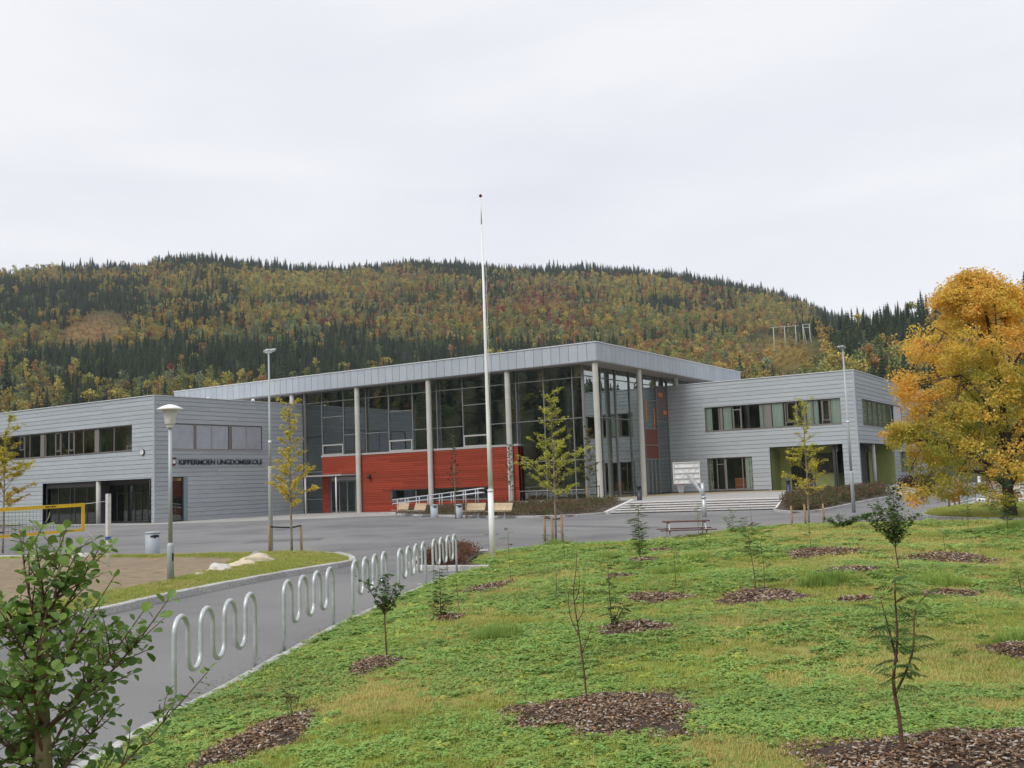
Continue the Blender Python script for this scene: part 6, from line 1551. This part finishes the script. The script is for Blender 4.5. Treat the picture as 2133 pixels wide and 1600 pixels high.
# dirt and small chips swept against the lawn edging, fallen leaves
r2 = np.random.default_rng(77); E_ = resample(MOUND[1:11], .02); n = 5200; k = r2.integers(0, len(E_), n); base_ = np.array(E_)[k]; off = -np.abs(r2.normal(0, .16, n))-.05
clump = .5+.5*np.sin(k*.013)+.4*np.sin(k*.05+1); ok = r2.random(n) < np.clip(clump, .08, 1); base_, off = base_[ok], off[ok]; n = len(base_)
xy = base_+off[:, None]*np.array([.90, .43])+r2.normal(0, .03, (n, 2)); yaw = r2.uniform(0, 6.28, n)
pal = np.array([(.14, .11, .08), (.24, .20, .15), (.07, .055, .04), (.33, .29, .24), (.18, .12, .07)]); V, F, C = leaves_geo('quad', np.column_stack([xy, .006+r2.random(n)*.008]), np.column_stack([np.cos(yaw), np.sin(yaw), r2.normal(0, .15, n)]), np.tile([0, 0, 1.], (n, 1)), r2.uniform(.006, .028, n), pal[r2.integers(0, 5, n)]*r2.uniform(.7, 1.3, (n, 1)))
o = link('dirt_litter', np_mesh('dirt_litter', V, F, M['chip'], col=C)); tag(o, 'bark crumbs and dirt along the lawn edging by the racks', 'litter', kind='stuff')

# fallen yellow leaves on the asphalt under the young trees
V_, C_ = [], []
for (x, y, nn_, rr_) in ((9.3, -39.5, 150, 3.0), (15.8, -33.5, 120, 3.2), (21.5, -22.5, 130, 3.), (28.0, -20.5, 700, 5.0), (-6, -40, 60, 3), (20, -18, 120, 9), (5, -30, 120, 14)):
    a = r2.uniform(0, 6.28, nn_); q = np.abs(r2.normal(0, rr_, nn_)); V_.append(np.column_stack([x+q*np.cos(a), y+q*np.sin(a), np.where(inside(RISL, x+q*np.cos(a), y+q*np.sin(a)), .13, np.where(inside(ISLAND, x+q*np.cos(a), y+q*np.sin(a)), .17, .012))]))
P9 = np.vstack(V_); P9 = P9[~inside(MOUND, P9[:, 0], P9[:, 1])]; n = len(P9); yaw = r2.uniform(0, 6.28, n)
V, F, C = leaves_geo('quad', P9, np.column_stack([np.cos(yaw), np.sin(yaw), r2.normal(0, .2, n)]), np.column_stack([r2.normal(0, .2, (n, 2)), np.ones(n)]), r2.uniform(.04, .09, n), hmix((.60, .42, .05), (.38, .22, .08), r2.random(n)))
o = link('fallen_leaves', np_mesh('fallen_leaves', V, F, M['leaf'], col=C)); tag(o, 'yellow leaves fallen on the asphalt and lawns', 'leaves', kind='stuff')
# worn patches: slightly different asphalt repairs with a tar edge, and two drain covers
for i, (x, y, w, h_, a) in enumerate([(-3, -22, 5.5, 1.6, 12), (12.5, -24, 7.0, 1.2, -20), (2, -33, 3.2, 2.4, 35), (18.2, -54, .9, 1.5, 66)]):
    ca, sa = math.cos(R(a)), math.sin(R(a)); f = lambda u, v: (x+u*ca-v*sa, y+u*sa+v*ca)
    poly = [f(-w/2, -h_/2), f(w/2, -h_/2+.1), f(w/2-.1, h_/2), f(-w/2+.15, h_/2-.05)]
    o = MB().prism(poly, -.02, .004).build('asphalt_patch', mat('newer asphalt patch', (.125, .125, .128), (.165, .164, .165), scale=1.5, rough=.9, bump=.6, bscale=120)); o['kind'] = 'structure'
for i, (x, y) in enumerate([(10.2, -29.5), (-6.5, -25.0)]):
    t = thing('manhole_cover', ['round iron drain cover in the asphalt behind the staked tree', 'round iron drain cover in the open asphalt yard near the benches'][i], 'drain cover', (x, y, 0), 0, 'drain covers in the asphalt')
    MB().lathe([(.36, -.01), (.36, .006), (.33, .007)], 24).build('ring', M['joint'], t); MB().lathe([(.31, -.01), (.31, .010), (.02, .011)], 24).build('lid', M['black'], t)
# ------------------------------------------------------------------ forest on the hills
def spruce(seed, h=13., narrow=1.):
    r2 = np.random.default_rng(seed); V = []; F = []; C = []
    lay = 11
    for i in range(lay):
        f = i/(lay-1); z0_ = h*(.06+.90*f); r_ = (3.1*(1-f)**.8+.2)*narrow*r2.uniform(.85, 1.12); n = 9; b = len(V)
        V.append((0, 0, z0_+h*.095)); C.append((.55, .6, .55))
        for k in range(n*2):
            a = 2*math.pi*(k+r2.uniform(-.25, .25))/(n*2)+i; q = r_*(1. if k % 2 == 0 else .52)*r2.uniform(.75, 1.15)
            V.append((q*math.cos(a), q*math.sin(a), z0_-(.35*q if k % 2 == 0 else -.05*q))); C.append((1.1, 1.15, 1.) if k % 2 == 0 else (.7, .72, .7))  # whorls darker at the trunk, lighter at the tips
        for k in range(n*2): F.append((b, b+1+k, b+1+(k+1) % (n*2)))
    b = len(V)
    for z in (-1, h*.2):
        for k in range(4): V.append((.16*math.cos(k*1.57), .16*math.sin(k*1.57), z)); C.append((.9, .7, .6))
    for k in range(4): F += [(b+k, b+(k+1) % 4, b+4+(k+1) % 4), (b+k, b+4+(k+1) % 4, b+4+k)]
    return np.array(V), np.array(F), np.array(C)
def birch(seed, h=8.5, w=2.3, n=230):
    r2 = np.random.default_rng(seed); nc = 11; cz = r2.uniform(.38, .92, nc)*h; ca = r2.uniform(0, 6.28, nc); cr = w*.62*np.sqrt(np.clip(1-((cz/h-.60)/.42)**2, .05, 1))*r2.uniform(.5, 1, nc)
    cx = cr*np.cos(ca); cy = cr*np.sin(ca); k = r2.integers(0, nc, n); d = norm(r2.normal(size=(n, 3)))*(r2.random((n, 1))**.35)
    p = np.column_stack([cx[k], cy[k], cz[k]])+d*np.array([w*.45, w*.45, h*.13]); sh = r2.uniform(.8, 1.2, nc)[k]*r2.uniform(.8, 1.2, n)
    V, F, C = leaves_geo('quad', p, r2.normal(size=(n, 3)), d+r2.normal(0, .5, (n, 3)), r2.uniform(.55, 1.0, n)*w*.34, np.column_stack([sh]*3))
    F = np.vstack([F[:, [0, 1, 2]], F[:, [0, 2, 3]]]); b = len(V)
    tv = [(.12*math.cos(q*1.57), .12*math.sin(q*1.57), z) for z in (-1, h*.7) for q in range(4)]; tf = []
    for q in range(4): tf += [(b+q, b+(q+1) % 4, b+4+(q+1) % 4), (b+q, b+4+(q+1) % 4, b+4+q)]
    return np.vstack([V, tv]), np.vstack([F, tf]), np.vstack([C, np.ones((8, 3))*1.2])
SP_COL = [(.042, .062, .034), (.030, .047, .027)]
BR_COL = dict(yellow=(.44, .37, .10), gold=(.42, .30, .085), orange=(.38, .215, .085), olive=(.27, .28, .09), green=(.15, .20, .08), red=(.26, .09, .065), grey=(.22, .26, .15))
M['tree_inst'] = leaf_mat('forest foliage', trans=.12, instancer=True, rough=.9)
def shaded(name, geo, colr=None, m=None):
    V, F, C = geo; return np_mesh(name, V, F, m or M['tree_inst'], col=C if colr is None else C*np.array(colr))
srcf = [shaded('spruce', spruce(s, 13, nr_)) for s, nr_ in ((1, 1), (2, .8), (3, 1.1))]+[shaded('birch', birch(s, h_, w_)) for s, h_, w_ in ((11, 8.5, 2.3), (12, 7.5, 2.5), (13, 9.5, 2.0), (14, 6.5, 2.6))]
BN = list(BR_COL)
def species(px, py, x, y):
    """which kind stands where: spruce belts, birch slopes, red patches"""
    n = len(px); n1 = np.array([noise.noise(Vector((a*.006, b*.006, 1))) for a, b in zip(x, y)]); n2 = np.array([noise.noise(Vector((a*.022, b*.022, 5))) for a, b in zip(x, y)]); n3 = np.array([noise.noise(Vector((a*.009, b*.009, 15))) for a, b in zip(x, y)])
    ps = .27+.7*n1+.75*n2
    def z(cx, cy, rx, ry, amt):
        return amt*np.clip(1.4-1.4*np.sqrt(((px-cx)/rx)**2+((py-cy)/ry)**2), 0, 1)
    ps += z(120, 640, 330, 60, 1.0)+z(330, 770, 420, 55, 1.1)+z(860, 745, 220, 40, .9)+z(400, 535, 220, 22, .9)+z(950, 545, 300, 14, .6)+z(1800, 690, 220, 90, .75)+z(1200, 560, 300, 24, .7)+z(1500, 640, 180, 30, .3)+z(700, 800, 300, 30, .4)+z(1270, 590, 90, 50, .4)
    ps -= z(650, 600, 330, 50, .45)+z(1150, 690, 260, 60, .55)+z(560, 690, 160, 50, .35)+z(60, 850, 140, 40, .15)+z(80, 590, 90, 16, .7)+z(1480, 760, 260, 50, .7)+z(1330, 620, 200, 50, .25)+z(1600, 660, 120, 40, .3)
    # ridge line is spruce
    r_ = np.hypot(x-O2[0], y-O2[1]); ps += .8*np.clip((r_-1120)/110, 0, 1)*(px > -100)*(np.abs(px-60) > 70)
    isp = rng.random(n) < np.clip(.5+(ps-.36)*1.5, .05, .98)
    wt = np.zeros((n, 7)); base = [.21, .16, .12, .30, .10, .03, .08]
    for i, b in enumerate(base): wt[:, i] = b
    wt[:, 5] += z(740, 690, 120, 30, .5)+z(1120, 650, 190, 60, .5)+z(1480, 610, 160, 50, .3)+z(640, 650, 90, 20, .25); wt[:, 6] += z(620, 720, 190, 40, 1.0)+z(1200, 720, 150, 40, .6)+z(850, 660, 90, 40, .4)
    wt[:, 2] += z(1000, 640, 260, 60, .25)+z(1470, 760, 200, 50, .5)+z(880, 640, 150, 40, .3)+z(200, 610, 200, 20, .2); wt[:, 0] += z(560, 600, 220, 50, .5)+z(1350, 630, 120, 40, .5)+z(1000, 590, 120, 30, .2)
    wt[:, 3] *= np.clip(1+1.5*n3, .2, 3); wt[:, 1] *= np.clip(1-2*n3, .2, 3); wt /= wt.sum(1, keepdims=True)
    k = (wt.cumsum(1) < rng.random(n)[:, None]).sum(1).clip(0, 6)
    return isp, k
def clearing(px, py):
    c = np.zeros(len(px), bool)
    for cx, cy, rx, ry in ((215, 682, 50, 34), (170, 704, 52, 26), (1640, 735, 50, 26), (1610, 712, 26, 12), (645, 712, 26, 8)):
        c |= ((px-cx)/rx)**2+((py-cy)/ry)**2 < 1
    return c
def scrub():
    n = 30000; az = rng.uniform(100, 152, n); r_ = np.sqrt(rng.uniform(235**2, 1400**2, n)); x = O2[0]+r_*np.cos(np.radians(az)); y = O2[1]+r_*np.sin(np.radians(az)); z = terrain(x, y)
    px, py, d = ppx(np.column_stack([x, y, z])); ok = clearing(px, py) & (z > 1); x, y, z, px = x[ok], y[ok], z[ok], px[ok]; n = len(x)
    k = rng.integers(0, 4, n); pal = np.array([BR_COL['gold'], BR_COL['orange'], BR_COL['olive'], BR_COL['yellow']])*.8; s = rng.uniform(.12, .34, n)
    scatter('scrub', np.column_stack([x, y, z-.2]), np.column_stack([np.zeros(n), np.zeros(n), rng.uniform(0, 6.28, n)]), np.column_stack([s*1.5, s*1.5, s]), 3+rng.integers(0, 4, n), srcf, pal[k], 'low autumn scrub on the forest clearings', 'scrub')
scrub()
def zone(px, py):
    if py < 668: return 'near the skyline just left of the maple'
    if px < 1400: return 'just above the hall roof'
    if px < 1560: return 'behind the end of the hall roof'
    if px < 1700: return 'beside the power line clearing'
    return 'between the power line clearing and the maple'
def forest():
    n = 52000; az = rng.uniform(84, 160, n); r_ = np.sqrt(rng.uniform(235**2, 1420**2, n)); x = O2[0]+r_*np.cos(np.radians(az)); y = O2[1]+r_*np.sin(np.radians(az)); z = terrain(x, y)
    ok = z > 1.; x, y, z, r_ = x[ok], y[ok], z[ok], r_[ok]; px, py, d = ppx(np.column_stack([x, y, z]))
    ok = ~clearing(px, py) & (px > -160) & (px < 2290); x, y, z, r_, px, py = (q[ok] for q in (x, y, z, r_, px, py))
    # keep trees at least a few metres apart
    key = (np.floor(x/3.1).astype(int)*100003+np.floor(y/3.1).astype(int)); _, u = np.unique(key, return_index=True); x, y, z, r_, px, py = (q[u] for q in (x, y, z, r_, px, py))
    isp, k = species(px, py, x, y); n = len(x); s = rng.uniform(.6, 1.15, n)*np.where(isp, np.where(rng.random(n) < .10, 1.1, .78), 1.2)*np.interp(r_, [300, 560, 700, 1250], [1.0, 1.0, .9, 1.0])*np.where(isp & (r_ < 600), rng.uniform(.65, 1.1, n), 1)
    low = (np.abs(px-1635) < 75) & (py > 700) & (py < 770); s = np.where(low, s*.45, s)
    idx = np.where(isp, rng.integers(0, 3, n), 3+rng.integers(0, 4, n)); bc = np.array([BR_COL[q] for q in BN])[k]
    tint = np.where(isp[:, None], np.array(SP_COL)[rng.integers(0, 2, n)], bc)*rng.uniform(.75, 1.25, (n, 1))*np.where(isp, 1.05, 1.)[:, None]
    S = np.column_stack([s*rng.uniform(.85, 1.15, n), s*rng.uniform(.85, 1.15, n), s*rng.uniform(.85, 1.2, n)])
    # those that show largest become trees of their own
    h = np.where(isp, 13, 8.5)*S[:, 2]/r_; vis = (py < 860) & (py > 545) & (px > 0) & (px < 2133) & ((px > 1180) | (py < 815))
    vis &= ~((px > 1380) & (py > 790)); solo = np.zeros(n, bool)
    for q, m_ in ((isp, 150), (~isp, 150)):
        c = np.where(q & vis & (px > 1250))[0]; c = c[np.argsort(-h[c])][:m_]; solo[c] = True
    rot = np.column_stack([rng.normal(0, .03, n), rng.normal(0, .03, n), rng.uniform(0, 6.28, n)])
    for (ax_, ar_) in ((106.75, 498), (105.6, 491)):
        X_, Y_ = polar(ax_, ar_); gone = (np.hypot(x-X_, y-Y_) < 9) | ((np.abs(np.degrees(np.arctan2(y-O2[1], x-O2[0]))-ax_) < .75) & (r_ > 380) & (r_ < ar_+4)); solo &= ~gone; S[gone] *= .22
    f = ~solo
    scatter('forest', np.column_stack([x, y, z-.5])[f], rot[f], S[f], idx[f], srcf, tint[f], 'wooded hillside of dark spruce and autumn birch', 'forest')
    M['spruce_solo'] = leaf_mat('spruce foliage', trans=.1, rough=.9, rnd=.25); ms = [shaded('spruce_tree', spruce(s_, 13, nr_), SP_COL[0], M['spruce_solo']) for s_, nr_ in ((1, 1), (2, .8), (3, 1.1))]
    mbk = {}
    for i in np.where(solo)[0]:
        if isp[i]: me = ms[idx[i]]; nm, lb, ct, gp = 'spruce_tree', 'dark conical spruce '+zone(px[i], py[i]), 'spruce', 'spruces '+zone(px[i], py[i])
        else:
            kk = (int(idx[i]-3), int(k[i]))
            if kk not in mbk: mbk[kk] = shaded('birch_tree', birch(*[(11, 8.5, 2.3), (12, 7.5, 2.5), (13, 9.5, 2.0), (14, 6.5, 2.6)][kk[0]]), BR_COL[BN[kk[1]]], M['spruce_solo'])
            me = mbk[kk]; cn_ = dict(yellow='yellow', gold='golden', orange='orange', olive='olive', green='green', red='dark red', grey='grey green')[BN[kk[1]]]
            nm, lb, ct, gp = 'birch_tree', cn_+' birch '+zone(px[i], py[i]), 'birch', cn_+' birches '+zone(px[i], py[i])
        o = bpy.data.objects.new(nm, me); COL.objects.link(o); o.location = (x[i], y[i], z[i]-.5); o.rotation_euler = tuple(rot[i]); o.scale = tuple(S[i]); tag(o, lb, ct, gp)
    # woods behind the photographer, seen mirrored in the glazing
    n = 5200; az = rng.uniform(160, 444, n); r_ = np.sqrt(rng.uniform(300**2, 900**2, n)); x = O2[0]+r_*np.cos(np.radians(az)); y = O2[1]+r_*np.sin(np.radians(az)); z = terrain(x, y); ok = z > 1; x, y, z = x[ok], y[ok], z[ok]; n = len(x)
    isp = rng.random(n) < .5; s = rng.uniform(1.3, 2.2, n); tint = np.where(isp[:, None], SP_COL[0], np.array([BR_COL[q] for q in BN])[rng.integers(0, 7, n)])
    scatter('forest', np.column_stack([x, y, z-.5]), np.column_stack([np.zeros(n), np.zeros(n), rng.uniform(0, 6.28, n)]), np.column_stack([s, s, s]), np.where(isp, rng.integers(0, 3, n), 3+rng.integers(0, 4, n)), srcf, tint, 'mixed woods on the opposite side of the valley', 'forest')
forest()

# ---- thin autumn air over the valley
hz_ = MB().box(-1990, 1990, -1990, 1990, -1.2, 420).build('haze', None)
hz_.data.materials.clear(); hm_ = bpy.data.materials.new('thin haze'); hm_.use_nodes = True; nt_h = hm_.node_tree; nt_h.nodes.clear()
pv = nt_h.nodes.new('ShaderNodeVolumePrincipled'); pv.inputs['Density'].default_value = .00010; pv.inputs['Color'].default_value = (.86, .91, 1, 1)
oh = nt_h.nodes.new('ShaderNodeOutputMaterial'); nt_h.links.new(pv.outputs[0], oh.inputs['Volume'])
hz_.data.materials.append(hm_); hz_['kind'] = 'stuff'; hz_['label'] = 'thin haze in the valley air'
